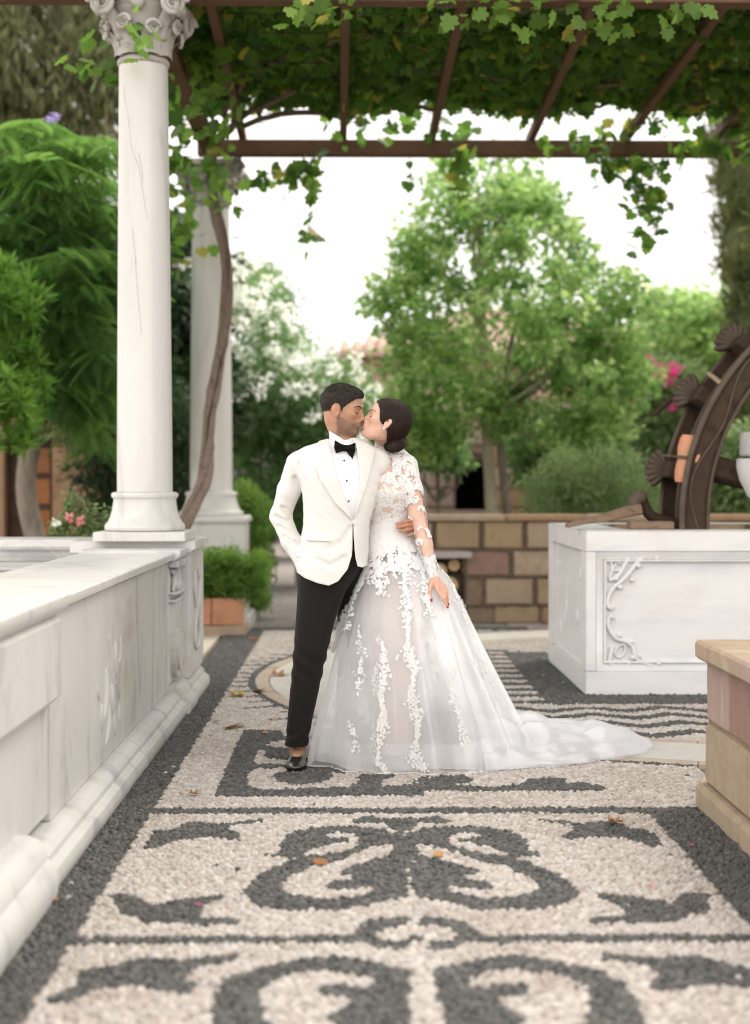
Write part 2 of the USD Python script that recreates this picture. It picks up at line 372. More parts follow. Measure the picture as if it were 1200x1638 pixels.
# the round paved ring about the well and the rays that lap at it
RC, RO, RI = np.array([2.6, 10.0]), 3.3, 2.62
ring_out, ring_in = Point(*RC).buffer(RO, 96), Point(*RC).buffer(RI, 96)
rays = []
for k in range(96):
    a = 2 * PI * k / 96 + .01
    L = .10 + .16 * abs(math.sin(k * 1.37)) + .05 * R.random()
    c, s = np.array([math.cos(a), math.sin(a)]), np.array([-math.sin(a), math.cos(a)])
    rays.append(Polygon([RC + c * (RO - .02) + s * .045, RC + c * (RO + L) + s * .012, RC + c * (RO + L) - s * .012, RC + c * (RO - .02) - s * .045]))
halo = Point(*RC).buffer(RO + .045, 96)
dark_parts = [unary_union(dark_parts).difference(Point(*RC).buffer(RO + .34, 96).intersection(sbox(-.83, 6.9, 1.1, 13.2)).difference(panel)), halo] + [r for r in rays if r.centroid.y > 7.9]
dark_parts += [sbox(-.52, 12.15, -.30, 12.95), sbox(-1.0, 13.15, 1.6, 13.45)]
DARK = unary_union(dark_parts).difference(ring_out)
# inside the ring: waves before the well, hooked rays beside it
well_x0, well_x1, well_y0, well_y1 = 1.47, 5.2, 9.157, 10.95
inside = []
for k, y in enumerate((7.72, 8.02, 8.30, 8.55)):
    xs = np.linspace(.9, 5, 240)
    w = .075 * (2 * np.abs(2 * ((xs / .46) % 1) - 1) - 1)
    inside.append(Polygon(np.vstack([np.stack([xs, y + w - .062], 1), np.stack([xs, y + w + .062], 1)[::-1]])))
inside.append(sbox(well_x0 - .28, well_y0 - .42, well_x1, well_y0 + .05))
inside.append(sbox(well_x0 - .30, well_y0 - .42, well_x0 + .05, well_y1 + .5))
for k in range(11):
    y = 8.75 + k * .27
    inside.append(Polygon([(well_x0 - .25, y), (well_x0 - .85, y + .06), (well_x0 - .90, y + .13), (well_x0 - .25, y + .15)]))
INNER = unary_union(inside).intersection(ring_in).difference(Polygon([(1.2, 8.62), (1.75, 8.60), (1.7, 8.69), (1.15, 8.72)])).difference(sbox(2.0, 8.60, 2.5, 8.68))
DARK = unary_union([DARK, INNER])

field = unary_union([sbox(-1.17, 3.0, 1.62, 13.45), ring_in]).difference(ring_out.difference(ring_in)).difference(sbox(well_x0 - .02, well_y0 - .02, 6, well_y1 + .02))
shapely.prepare(field); shapely.prepare(DARK)
sx, sy = .0218, .0180
ny, nx = int((13.5 - 3.0) / sy), int((6.0) / sx)
jj, ii = np.meshgrid(np.arange(ny), np.arange(nx), indexing='ij')
PX = -1.2 + (ii + .5 * (jj % 2)) * sx + R.normal(0, .0026, ii.shape)
PY = 3.0 + jj * sy + R.normal(0, .0022, ii.shape) + .012 * np.sin(ii * .11 + jj * .02)
PX, PY = PX.ravel(), PY.ravel()
# only what a camera near the photograph's could see
keep = shapely.contains_xy(field, PX, PY) & (np.abs(PX - .05) < .55 + .33 * PY)
PX, PY = PX[keep], PY[keep]
isd = shapely.contains_xy(DARK, PX, PY)
n = len(PX)
yaw = np.where(R.random(n) < .15, R.normal(0, .9, n), R.normal(0, .28, n)) + .6 * (meshkit.noise(np.stack([PX * 1.7, PY * 1.7, PX * 0], 1), 3) - .5)
tilt = R.normal(0, .22, (n, 2))
sc = np.stack([R.normal(.0117, .0015, n), R.normal(.0095, .0012, n), R.normal(.0128, .0018, n)], 1)
PZ = -.0035 + R.normal(0, .0016, n) + .006 * (meshkit.fbm(np.stack([PX * 1.1, PY * 1.1, PX * 0], 1), 3, 5) - .5)
def quats(yaw, tx, ty):
    cz, sz = np.cos(yaw / 2), np.sin(yaw / 2)
    q = np.stack([np.ones_like(tx), tx / 2, ty / 2, 0 * tx], 1); q /= np.linalg.norm(q, axis=1, keepdims=True)
    w, x, y, z = q.T
    return np.stack([cz * w - sz * z, cz * x - sz * y, cz * y + sz * x, cz * z + sz * w], 1)
Q = quats(yaw, tilt[:, 0], tilt[:, 1])
dust = meshkit.fbm(np.stack([PX * 2.3, PY * 2.3, 0 * PX], 1), 4, 41)
isd = isd ^ (R.random(n) < .0015)
kind = np.where(isd, 6 + R.choice(4, n, p=[.4, .3, .2, .1]), np.where(R.random(n) < np.clip((dust - .45) * 3, 0, .8), R.choice([1, 3, 4], n, p=[.35, .3, .35]), R.choice(6, n, p=[.30, .18, .22, .12, .06, .12])))
def pebble_shape(seed, sub=2):
    t = trimesh.creation.icosphere(sub, 1.0)
    v = np.array(t.vertices); d = meshkit.noise(v * 1.6 + seed * 7.1, seed)
    v *= (.86 + .28 * d)[:, None]
    v[:, 2] = np.sign(v[:, 2]) * np.abs(v[:, 2]) ** .85
    return v, np.array(t.faces)
pm = ['white_pebble_' + c for c in 'abcdef'] + ['dark_pebble_' + c for c in 'abcd']
mosaic = thing('pebble_mosaic', 'black and white pebble mosaic pavement with scroll and leaf patterns', 'pavement', kind='structure')
own = np.argsort(PY + 3 * np.maximum(0, np.abs(PX - CX0) - .95) + np.where(PY < 3.62, 50, 0))[:280]       # the nearest stones are picked out singly
rest = np.setdiff1d(np.arange(n), own)
scatter('pebbles', [(pebble_shape(i), pm[i]) for i in range(10)], kind[rest], np.stack([PX, PY, PZ], 1)[rest], Q[rest], sc[rest], mosaic, kind='stuff')
pp = [proto(pebble_shape(i), pm[i], smooth=True) for i in range(10)]
for i in own:
    m4 = trimesh.transformations.quaternion_matrix(Q[i]); m4[:3, :3] = m4[:3, :3] * sc[i]; m4[:3, 3] = (PX[i], PY[i], PZ[i])
    copy('pebble', pp[kind[i]], m4, mosaic)
struct('ground', prism(sbox(-400, -60, 400, 700).difference(sbox(-1.17, 2.0, 1.7, 13.45)), .02, -.055), 'earth')
obj('mortar_bed', prism(sbox(-1.17, 2.0, 6.0, 13.45), .05, -.062), 'mortar', mosaic)
# the ring of stone slabs
mat('ring_slab', [(.42, .39, .35), (.52, .50, .46), (.46, .43, .38)], 3.5, .7, .35, 60)
mat('ring_border', [(.34, .27, .215), (.44, .36, .29), (.38, .33, .28)], 5, .8, .5, 70)
ring = thing('paving_ring', 'round ring of pale stone slabs with brown stone borders around the well', 'pavement', kind='structure')
def arc_piece(r0, r1, a0, a1, z0, z1, seed):
    aa = np.linspace(a0, a1, 7)
    p = Polygon([RC + r0 * np.array([math.cos(a), math.sin(a)]) for a in aa] + [RC + r1 * np.array([math.cos(a), math.sin(a)]) for a in aa[::-1]]).buffer(-.003)
    v, f = VF(prism(p, z1 - z0, z0)); top = v[:, 2] > (z0 + z1) / 2
    v[top, 2] += R.normal(0, .0015)
    return v, f
for (r0, r1, cnt, m, nm, z) in ((RI, RI + .10, 40, 'ring_border', 'border_stone', .006), (RI + .10, RO - .10, 22, 'ring_slab', 'slab', .008), (RO - .10, RO, 44, 'ring_border', 'border_stone', .007)):
    cuts = np.linspace(0, 2 * PI, cnt + 1) + R.normal(0, .012, cnt + 1); cuts[-1] = cuts[0] + 2 * PI
    for k in range(cnt):
        mid = RC + r1 * np.array([math.cos((cuts[k] + cuts[k + 1]) / 2), math.sin((cuts[k] + cuts[k + 1]) / 2)])
        if mid[0] > 4.4: continue
        obj(nm, arc_piece(r0, r1, cuts[k], cuts[k + 1], -.05, z, k), m, ring, smooth=False)
# pale slabs between the basin and the planter, the back path
mat('path_stone', [(.30, .27, .26), (.40, .35, .33), (.34, .32, .32)], 2.5, .85, .5, 30)
mat('tan_slab', [(.50, .43, .35), (.60, .53, .45)], 2.5, .8, .4, 40)
sl = thing('stone_paving', 'pale tan paving slabs between the marble basin and the planter', 'paving', kind='structure')
for k in range(4):
    obj('slab', cbox(-2.2, -1.21, 9.66 + k * .86, 9.66 + (k + 1) * .86 - .008, -.06, .004 + R.normal(0, .002), .004), 'tan_slab', sl, smooth=False)
pth = thing('back_path', 'grey stone sett path leading away behind the couple', 'path', kind='structure')
rows = []
yy = 13.47; rr = 0
while yy < 34:
    w = .22 if yy < 22 else .5
    xx = -2.2 + (rr % 2) * .15
    while xx < 5.8:
        l = R.uniform(.26, .40) if yy < 22 else R.uniform(.6, .9)
        b = cbox(xx, xx + l - .012, yy, yy + w - .012, -.06, -.002 + R.normal(0, .003), .008)
        if yy < 15.2 and -.95 < xx < .7: obj('sett', b, 'path_stone', pth, smooth=False)
        elif yy < 22: rows.append(b)
        else: rows.append(cbox(xx, xx + l - .012, yy, yy + w - .012, -.06, -.004, .006))
        xx += l
    yy += w; rr += 1
obj('far_setts', rows, 'path_stone', pth, kind='stuff', smooth=False)
# ---------------------------------------------------------------- marble, stone, wood, iron
def marble(name, base, vein, stain, vs=(2.2, 2.2, .5), vscale=3.0, stain_amt=.35, rough=.42, bump=.2):
    n = {'geo': ('geometry', {}), 'map': ('mapping', {'scale': vs}),
         'v': ('noise_texture', {'scale': vscale, 'detail': 8.0, 'roughness': .62, 'distortion': 1.6}),
         'vr': ('rgb_ramp', {'ramp': [(.36, vein), (.47, tuple(np.array(base) * .96)), (.62, base), (.8, tuple(np.minimum(np.array(base) * 1.05, .86)))]}),
         's': ('noise_texture', {'scale': 2.1, 'detail': 7.0, 'roughness': .7, 'distortion': .6}),
         'sr': ('rgb_ramp', {'ramp': [(.54, (0, 0, 0)), (.74, (stain_amt,) * 3)]}),
         'pit': ('noise_texture', {'scale': 26.0, 'detail': 3.0}), 'pr': ('rgb_ramp', {'ramp': [(.68, (0, 0, 0)), (.80, (.22,) * 3)]}),
         'mx': ('mix_color', {'b': stain}), 'mx2': ('mix_color', {'b': tuple(np.array(stain) * .55)}),
         'bn': ('noise_texture', {'scale': 55.0, 'detail': 5.0}), 'bump': ('bump', {'strength': bump, 'distance': .004}),
         'p': ('principled_bsdf', {'roughness': rough, 'specular_ior_level': .45})}
    l = [('geo.position', 'map.vector'), ('map.vector', 'v.vector'), ('v.fac', 'vr.fac'), ('geo.position', 's.vector'), ('s.fac', 'sr.fac'), ('sr.color', 'mx.fac'),
         ('vr.color', 'mx.a'), ('geo.position', 'pit.vector'), ('pit.fac', 'pr.fac'), ('pr.color', 'mx2.fac'), ('mx.result', 'mx2.a'), ('mx2.result', 'p.base_color'),
         ('geo.position', 'bn.vector'), ('bn.fac', 'bump.height'), ('bump.normal', 'p.normal')]
    M[name] = usdkit.material(stage, '/World/Looks/' + name, n, l, surface='p.BSDF')
marble('basin_marble', (.54, .53, .51), (.35, .355, .365), (.32, .24, .16), (1.5, 1.5, .42), 1.6, .65)
marble('rim_marble', (.60, .585, .565), (.45, .45, .45), (.55, .46, .36), (1, 1, 1), 2.2, .4)
marble('column_marble', (.59, .575, .55), (.47, .46, .44), (.58, .52, .44), (1.6, 1.6, .30), 2.2, .35, .5)
marble('capital_stone', (.42, .40, .37), (.28, .265, .24), (.28, .25, .21), (1, 1, 1), 5, .6, .75, .5)
marble('well_marble', (.67, .66, .65), (.58, .585, .60), (.52, .43, .35), (.6, .6, 2.4), 1.6, .32, .4, .12)
mat('sandstone', [(.28, .205, .14), (.37, .285, .20), (.32, .24, .165), (.40, .32, .24)], 4, .85, .6, 70)
mat('golden_stone', [(.25, .175, .10), (.34, .255, .155), (.29, .21, .125), (.37, .285, .185)], 3.5, .88, .6, 60)
mat('ochre_stone', [(.23, .135, .075), (.32, .205, .12), (.28, .17, .095)], 4, .88, .6, 60)
mat('red_stone', [(.20, .115, .09), (.27, .17, .135), (.23, .14, .11)], 4, .85, .5, 70)
mat('rose_stone', [(.29, .205, .17), (.36, .265, .225), (.32, .23, .19), (.40, .31, .265)], 9, .85, .5, 80, stretch=(1, 1, .35))
mat('dark_joint', [(.10, .072, .05), (.17, .125, .09)], 18, .95, .6, 90)
mat('lime_joint', [(.20, .14, .095), (.28, .21, .15)], 18, .95, .6, 90)
mat('terracotta', [(.36, .165, .09), (.46, .225, .13), (.40, .20, .12)], 7, .8, .4, 70)
mat('clay_pot', [(.44, .19, .10), (.56, .27, .16), (.48, .235, .14)], 9, .8, .5, 90)
mat('roof_tile', [(.46, .31, .24), (.55, .40, .33), (.50, .35, .28)], 1.5, .85, .3, 30)
mat('beam_wood', [(.085, .042, .022), (.135, .070, .040), (.11, .055, .03)], 6, .7, .5, 60, stretch=(1, 6, 6))
mat('weathered_wood', [(.13, .085, .055), (.22, .15, .10), (.165, .11, .075)], 5, .85, .6, 50, stretch=(2, 6, 6))
mat('wheel_wood', [(.028, .018, .011), (.055, .036, .023), (.040, .026, .017)], 8, .85, .6, 60, .2)
mat('wheel_edge', [(.060, .043, .030), (.105, .078, .056)], 9, .8, .5, 60)
mat('pale_wood', [(.34, .25, .17), (.42, .32, .22)], 12, .8)
mat('rope', [(.10, .075, .05), (.16, .12, .08)], 60, .9)
mat('iron_wire', [(.03, .025, .02), (.06, .045, .035)], 20, .6)
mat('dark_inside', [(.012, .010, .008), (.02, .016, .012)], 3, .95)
mat('log_end', [(.52, .36, .19), (.62, .45, .26)], 16, .8)
mat('pool_stone', [(.60, .58, .54), (.70, .68, .65)], 3, .6, .3, 40)

# ---------------------------------------------------------------- the marble basin (its long side recedes along the pavement)
bs = thing('marble_basin', 'long white grey-veined marble basin with carved panels and moulded foot beside the pavement', 'basin')
def extr_y(prof, y0, y1):
    """profile in (x, z) swept along y"""
    v, f = VF(prism(Polygon(prof), y1 - y0))
    return np.stack([v[:, 0], y0 + v[:, 2], v[:, 1]], 1), f[:, ::-1]
foot = lambda dx=0.0, h=1.0: [(-1.5, .0), (-1.0 + dx, .0), (-.992 + dx, .02 * h), (-.990 + dx, .045 * h), (-.998 + dx, .070 * h), (-1.018 + dx, .085 * h), (-1.026 + dx, .088 * h), (-1.03 + dx, .108 * h), (-1.055 + dx, .13 * h), (-1.09 + dx, .14 * h), (-1.5, .14 * h)]
obj('foot_moulding', extr_y(foot(), 4.72, 6.8), 'basin_marble', bs); obj('foot_moulding', extr_y(foot(.003), 6.806, 8.40), 'basin_marble', bs)
for (y0, y1, dx, h) in ((8.41, 8.80, .022, 1.2), (8.81, 9.60, .012, 1.08), (3.4, 4.68, .02, 1.5)):
    obj('pier_foot', extr_y(foot(dx, h), y0, y1), 'basin_marble', bs)
for (y0, y1) in ((5.16, 6.795), (6.80, 8.42)):
    obj('side_panel', cbox(-1.30, -1.10, y0, y1, .141, .893, .004), 'basin_marble', bs)
lip = [(-1.62, .895), (-1.095, .895), (-1.088, .900), (-1.072, .906), (-1.066, .922), (-1.066, .940), (-1.072, .946), (-1.62, .946)]
for k, (y0, y1) in enumerate(((5.17, 6.30), (6.304, 7.52), (7.524, 8.02), (8.024, 8.42))):
    obj('rim_slab', extr_y([(x, z + .0015 * (k % 2)) for x, z in lip], y0, y1), 'rim_marble', bs)
# near and far carved piers
obj('pier_block', cbox(-1.5, -1.052, 3.4, 5.155, .575, .899, .03), 'basin_marble', bs); obj('pier_cap', extr_y([(-1.62, .90), (-1.05, .90), (-1.035, .915), (-1.02, .94), (-1.02, .962), (-1.62, .962)], 3.4, 5.16), 'rim_marble', bs); obj('pier_panel', cbox(-1.5, -1.105, 3.4, 5.15, .17, .574, .006), 'basin_marble', bs)
for (y0, y1, x1) in ((8.425, 8.80, -1.065),):
    obj('carved_pilaster', cbox(-1.5, x1 - .03, y0, y1, .172, .90, .006), 'basin_marble', bs)
    yc = (y0 + y1) / 2; hw = (y1 - y0) / 2
    sh = [(yc - hw * .86, .66)] + [(yc + hw * .86 * math.cos(a), .40 + .22 * math.sin(a)) for a in np.linspace(PI * 2, PI, 15)] + [(yc - hw * .86, .66)]
    def on_face(poly2, d, x): # polygon in (y, z) pushed out to x
        v, f = VF(prism(poly2, d)); return np.stack([x - d + v[:, 2], v[:, 0], v[:, 1]], 1), f
    P1 = Polygon([(yc - hw * .9, .655)] + [(yc + hw * .9 * math.cos(a), .42 + .225 * math.sin(a)) for a in np.linspace(PI, 2 * PI, 17)] + [(yc + hw * .9, .655)])
    obj('hanging_shield', on_face(P1, .03, x1), 'basin_marble', bs)
    P2 = Polygon([(yc - hw * .62, .50)] + [(yc + hw * .62 * math.cos(a), .40 + .16 * math.sin(a)) for a in np.linspace(PI, 2 * PI, 15)] + [(yc + hw * .62, .50)])
    obj('shield_boss', on_face(P2, .018, x1 + .018), 'basin_marble', bs)
    for z0, z1, d in ((.655, .672, .022), (.70, .715, .03), (.86, .90, .035)):
        obj('pilaster_band', cbox(-1.3, x1 + d - .01, y0 - .004, y1 + .004, z0, z1, .006), 'basin_marble', bs)
    petals = []
    for k in range(7):
        a = PI * (k + .5) / 7
        petals.append(xf(trimesh.creation.icosphere(2, .03), (x1 - .02, yc + .085 * math.cos(a), .745 + .085 * math.sin(a)), rotm((1, 0, 0), 0), (1, 1, 1)))
    petals.append(xf(trimesh.creation.icosphere(2, .042), (x1 - .022, yc, .755)))
    obj('rosette', petals, 'basin_marble', bs, smooth=True)
    for s in (-1, 1):
        pts = spline([(x1 - .02, yc + s * hw * .85, .845), (x1 - .012, yc + s * hw * .55, .78), (x1 - .012, yc + s * hw * .75, .73), (x1 - .015, yc + s * hw * .5, .72)], 14)
        obj('carved_scroll', tube(pts, np.linspace(.016, .009, 14), 8), 'basin_marble', bs, smooth=True)
    obj('pier_cap', extr_y([(-1.62, .90), (x1, .90), (x1 + .012, .912), (x1 + .03, .925), (x1 + .036, .94), (x1 + .036, .962), (-1.62, .962)], y0 - .006, y1 + .002), 'rim_marble', bs)
for (y0, y1) in ((8.81, 9.58),):
    obj('end_pier', cbox(-1.70, -1.025, y0, y1, .158, .93, .006), 'basin_marble', bs)
    [obj('pier_border', cbox(-1.05, -1.015, q, q + .04, .2, .9, .006), 'basin_marble', bs) for q in (y0 + .03, y1 - .07)]
    yc = (y0 + y1) / 2
    for s in ((-1, 1) if y0 > 6 else ()):
        pts = spline([(-1.022, yc + s * .03, .30), (-1.017, yc + s * .12, .42), (-1.017, yc + s * .05, .55), (-1.017, yc + s * .14, .68), (-1.022, yc + s * .06, .80)], 20)
        obj('carved_scroll', tube(pts, .012, 8), 'basin_marble', bs, smooth=True)
    obj('pier_cap', extr_y([(-1.75, .932), (-1.02, .932), (-1.0, .948), (-.985, .955), (-.985, 1.0), (-1.75, 1.0)], y0 - .005, y1 + .015), 'rim_marble', bs)
# worn relief on the long panel
def sliver(y, z, ang, L, w, d, k):
    v, f = VF(trimesh.creation.icosphere(2, 1.0)); v = v * np.array([d, w, L]); v[:, 1] += .25 * L * (v[:, 2] / L) ** 2 * (1 if k % 2 else -1)
    return xf((v, f), (-1.103, y, z), rotm((1, 0, 0), ang))
rel = [(6.42, .60, .30, .10, .020, .018), (6.55, .55, .1, .09, .018, .016), (6.30, .42, -.35, .13, .026, .022), (6.46, .38, .15, .08, .02, .016), (6.62, .40, .5, .07, .018, .016),
       (6.20, .34, .2, .07, .022, .016), (6.36, .28, -.5, .10, .02, .018), (6.52, .26, .35, .07, .018, .014), (6.70, .58, -.3, .07, .014, .014), (6.66, .30, -.1, .06, .014, .012), (6.44, .70, .0, .05, .018, .012), (6.12, .46, .6, .05, .016, .012)]
for k, (y, z, a, L, w, d) in enumerate(rel): obj('worn_relief', sliver(y, z, a, L, w, d, k), 'basin_marble', bs, smooth=True)
# the back rim with mouldings, the inner walls and the floor of the basin
rim_b = lambda y: [(y - .02, .86), (y - .05, .90), (y - .05, .925), (y - .085, .935), (y - .10, .955), (y - .10, 1.0), (y + .35, 1.0), (y + .35, .86)]
def extr_x(prof, x0, x1):
    v, f = VF(prism(Polygon(prof), x1 - x0)); return np.stack([x0 + v[:, 2], v[:, 0], v[:, 1]], 1), f
for k, x0 in enumerate((-1.76, -2.66, -3.56, -4.46, -5.36)):
    obj('back_rim', extr_x([(y, z + (.012 if k > 0 else 0) + .002 * (k % 2)) for y, z in rim_b(9.2)], x0 - .895, x0), 'rim_marble', bs)
    obj('back_panel', cbox(x0 - .89, x0, 9.19, 9.5, .0, .859, .004), 'basin_marble', bs)
    obj('panel_moulding', [cbox(x0 - .82, x0 - .07, 9.17, 9.2, .80, .825, .004), cbox(x0 - .82, x0 - .79, 9.17, 9.2, .30, .80, .004), cbox(x0 - .10, x0 - .07, 9.17, 9.2, .30, .80, .004)], 'basin_marble', bs)
obj('basin_floor', cbox(-6.2, -1.30, 3.4, 9.19, .0, .60, .004), 'pool_stone', bs)
obj('inner_ledge', cbox(-6.2, -1.62, 8.75, 9.165, .601, .74, .008), 'rim_marble', bs)

# ---------------------------------------------------------------- columns
def spiral(c, u, w, r0, turns, n=30, tr=.016):
    a = np.linspace(0, turns * 2 * PI, n); r = r0 * (1 - .80 * a / a[-1])
    pts = np.asarray(c) + (r * np.cos(a))[:, None] * np.asarray(u) + (r * np.sin(a))[:, None] * np.asarray(w)
    return tube(pts, tr * (1 - .45 * a / a[-1]), 7)
def capital(parent, cx, cy, z0, s=1.0):
    obj('necking', lathe([(.155 * s, z0), (.168 * s, z0 + .012), (.168 * s, z0 + .03), (.158 * s, z0 + .045)], 40, cx, cy), 'capital_stone', parent)
    obj('bell', lathe([(.15 * s, z0 + .046), (.158 * s, z0 + .12), (.172 * s, z0 + .22), (.205 * s, z0 + .30), (.24 * s, z0 + .345), (.24 * s, z0 + .36)], 40, cx, cy), 'capital_stone', parent, smooth=True)
    for k in range(8):                                              # two tiers of curling leaves
        a = PI / 8 + k * PI / 4; tier = k % 2
        rd = np.array([math.cos(a), math.sin(a), 0]); tg = np.array([-math.sin(a), math.cos(a), 0])
        h = (.17, .20)[tier]; base = np.array([cx, cy, z0 + .05])
        rows, cols = 10, 7; v = []
        for i in range(rows):
            t = i / (rows - 1)
            rr = .155 * s + .012 + .10 * t ** 3; zz = h * (t - .22 * max(0, t - .75) * 6 * (t - .75)); wd = .074 * s * (1 - .45 * t ** 3) * (1 + .1 * math.sin(t * 16))
            for j in range(cols):
                q = j / (cols - 1) * 2 - 1
                v.append(base + rd * (rr + .016 * (1 - q * q)) + tg * wd * q + np.array([0, 0, zz - .012 * q * q]))
        v = np.array(v); back = v - rd * .02
        fr = np.array([[i * cols + j, i * cols + j + 1, (i + 1) * cols + j + 1, (i + 1) * cols + j] for i in range(rows - 1) for j in range(cols - 1)])
        obj('acanthus_leaf', (np.vstack([v, back]), np.vstack([fr, fr[:, ::-1] + len(v)])), 'capital_stone', parent, smooth=True)
        obj('leaf_curl', spiral(base + rd * (.155 * s + .088) + np.array([0, 0, h - .035]), tg, np.array([0, 0, 1.0]), .050 * s, 1.9, 26, .015), 'capital_stone', parent, smooth=True)
    for k in range(4):
        a = PI / 4 + k * PI / 2
        rd = np.array([math.cos(a), math.sin(a), 0]); up = np.array([0, 0, 1.0])
        stem = spline([np.array([cx, cy, z0 + .14]) + rd * .17 * s, np.array([cx, cy, z0 + .25]) + rd * .225 * s, np.array([cx, cy, z0 + .345]) + rd * .33 * s], 12)
        obj('volute_stalk', tube(stem, np.linspace(.048, .034, 12) * s, 10, flat=.8), 'capital_stone', parent, smooth=True)
        for sd in (-1, 1):
            fr = np.array([math.cos(a + sd * PI / 4), math.sin(a + sd * PI / 4), 0]); tg = np.array([-fr[1], fr[0], 0])
            c = np.array([cx, cy, z0 + .325]) + rd * .325 * s + fr * .02
            obj('volute', spiral(c, tg * -sd, up, .080 * s, 2.4, 40, .022), 'capital_stone', parent, smooth=True)
    for k in range(4):                                              # little flowers between the volutes
        a = k * PI / 2; rd = np.array([math.cos(a), math.sin(a), 0])
        obj('capital_flower', xf(trimesh.creation.icosphere(2, .045 * s), np.array([cx, cy, z0 + .335]) + rd * .235 * s), 'capital_stone', parent, smooth=True)
    q = .30 * s
    ab = []
    for k in range(4):
        a0 = PI / 4 + k * PI / 2
        for t in np.linspace(0, 1, 9)[:-1]:
            p0, p1 = np.array([math.cos(a0), math.sin(a0)]) * q * 1.38, np.array([math.cos(a0 + PI / 2), math.sin(a0 + PI / 2)]) * q * 1.38
            p = p0 * (1 - t) + p1 * t; p = p * (1 - .13 * math.sin(PI * t)); ab.append(p + [cx, cy])
    obj('abacus', prism(Polygon(ab), .05, z0 + .365), 'capital_stone', parent)
def column(label, cx, cy, rb, rt, s, ped):
    c = thing('marble_column', label, 'column', group='marble columns of the pergola')
    if ped == 'pier':
        obj('plinth', cbox(cx - .275, cx + .285, cy - .28, cy + .28, 1.002, 1.060, .006), 'column_marble', c)
        z = 1.062
        obj('column_base', lathe([(.235, z), (.246, z + .006), (.250, z + .022), (.246, z + .038), (.230, z + .055), (.214, z + .085), (.203, z + .125), (.196, z + .17), (.194, z + .195), (.196, z + .2), (.204, z + .206), (.208, z + .220), (.204, z + .234), (.188, z + .240)], 64, cx, cy), 'column_marble', c, smooth=28)
    else:
        obj('pedestal', cbox(cx - .335, cx + .335, cy - .335, cy + .335, .14, .98, .008), 'column_marble', c)
        obj('pedestal_foot', cbox(cx - .39, cx + .39, cy - .39, cy + .39, -.02, .139, .02), 'column_marble', c)
        obj('pedestal_relief', [xf(trimesh.creation.icosphere(2, 1), (cx + dx, cy - .335, zz), None, np.array([w, .012, h])) for dx, zz, w, h in ((-.1, .72, .10, .16), (.08, .66, .12, .2), (.0, .42, .16, .1), (.2, .8, .04, .1))], 'column_marble', c, smooth=True)
        obj('pedestal_cap', cbox(cx - .36, cx + .36, cy - .36, cy + .36, .981, 1.05, .02), 'column_marble', c)
        z = 1.052
        obj('column_base', lathe([(.295, z), (.305, z + .012), (.30, z + .035), (.275, z + .05), (.262, z + .075), (.245, z + .12), (.235, z + .165), (.235, z + .18), (.244, z + .19), (.246, z + .205), (.24, z + .22), (.21, z + .228)], 64, cx, cy), 'column_marble', c, smooth=28)
    zz = np.linspace(1.303 if ped == 'pier' else 1.281, 3.935, 24); t = (zz - zz[0]) / (zz[-1] - zz[0])
    obj('shaft', lathe(np.stack([rb + (rt - rb) * t ** 1.25, zz], 1), 72, cx, cy), 'column_marble', c, smooth=30)
    capital(c, cx, cy, 3.936, s)
    return c
column('white marble column on the near pier of the basin, carved scroll capital', -1.32, 9.0, .172, .150, .96, 'pier')
column('marble column on a tall pedestal with the twisted vine trunk against it', -1.37, 13.62, .20, .175, 1.08, 'ped')
mat('crack', [(.16, .13, .11), (.26, .22, .18)], 30, .9)
# hairline crack in the first shaft: a thin groove filled with dirt, running along the surface
for k, pts in enumerate(([(203, 146), (206, 170), (211, 200), (215, 230), (220, 258), (226, 268), (229, 285), (233, 310), (238, 330), (242, 358)], [(228, 254), (231, 272), (235, 300)], [(222, 420), (226, 460), (231, 520), (233, 540)], [(218, 370), (221, 400), (224, 430)])):
    q = []
    for x, y in pts:
        p = V(x + R.normal(0, .5), y, 9.0); t_ = (p[2] - 1.303) / 2.632; r_ = .172 - .022 * t_ ** 1.25; dx = np.clip(p[0] + 1.32, -r_ * .95, r_ * .95)
        q.append([-1.32 + dx, 9.0 - math.sqrt(r_ * r_ - dx * dx) + .0005, p[2]])
    obj('crack', tube(spline(q, 30), .0009 + .0007 * R.random(30), 5), 'crack', stage.GetPrimAtPath('/World/marble_column'), smooth=True)
# ---------------------------------------------------------------- pergola
pg = thing('pergola', 'brown timber pergola frame on marble columns carrying the grape vine', 'pergola')
def beam(name, a, b, w, h, m='beam_wood'):
    a, b = np.asarray(a, float), np.asarray(b, float); L = np.linalg.norm(b - a)
    t = trimesh.Trimesh(*VF(cbox(0, L, -w / 2, w / 2, 0, h, .006)))
    x = (b - a) / L; y = np.cross([0, 0, 1], x); y /= np.linalg.norm(y); z = np.cross(x, y)
    return obj(name, xf((np.array(t.vertices), np.array(t.faces)), a, np.stack([x, y, z], 1)), m, pg)
beam('front_beam', (-3.4, 9.08, 4.368), (6.9, 9.08, 4.350), .13, .15)
beam('rear_beam', (-1.45, 13.26, 4.352), (2.15, 13.26, 4.356), .12, .142); beam('rear_beam', (2.156, 13.26, 4.354), (6.9, 13.26, 4.358), .12, .142)
beam('side_beam', (-1.32, 9.16, 4.36), (-1.34, 13.19, 4.36), .13, .13)
for xr, xf_ in ((-1.05, -.95), (-.12, -.06), (.70, .71), (1.62, 1.57), (2.5, 2.45), (3.32, 3.22), (4.2, 4.1), (5.1, 5.0), (6.0, 5.9)):
    beam('rafter', (xf_, 8.85, 4.521), (xr, 13.5, 4.512), .065, .085)
beam('side_rafter', (3.42, 13.1, 4.50), (3.20, 10.9, 4.70), .10, .09)
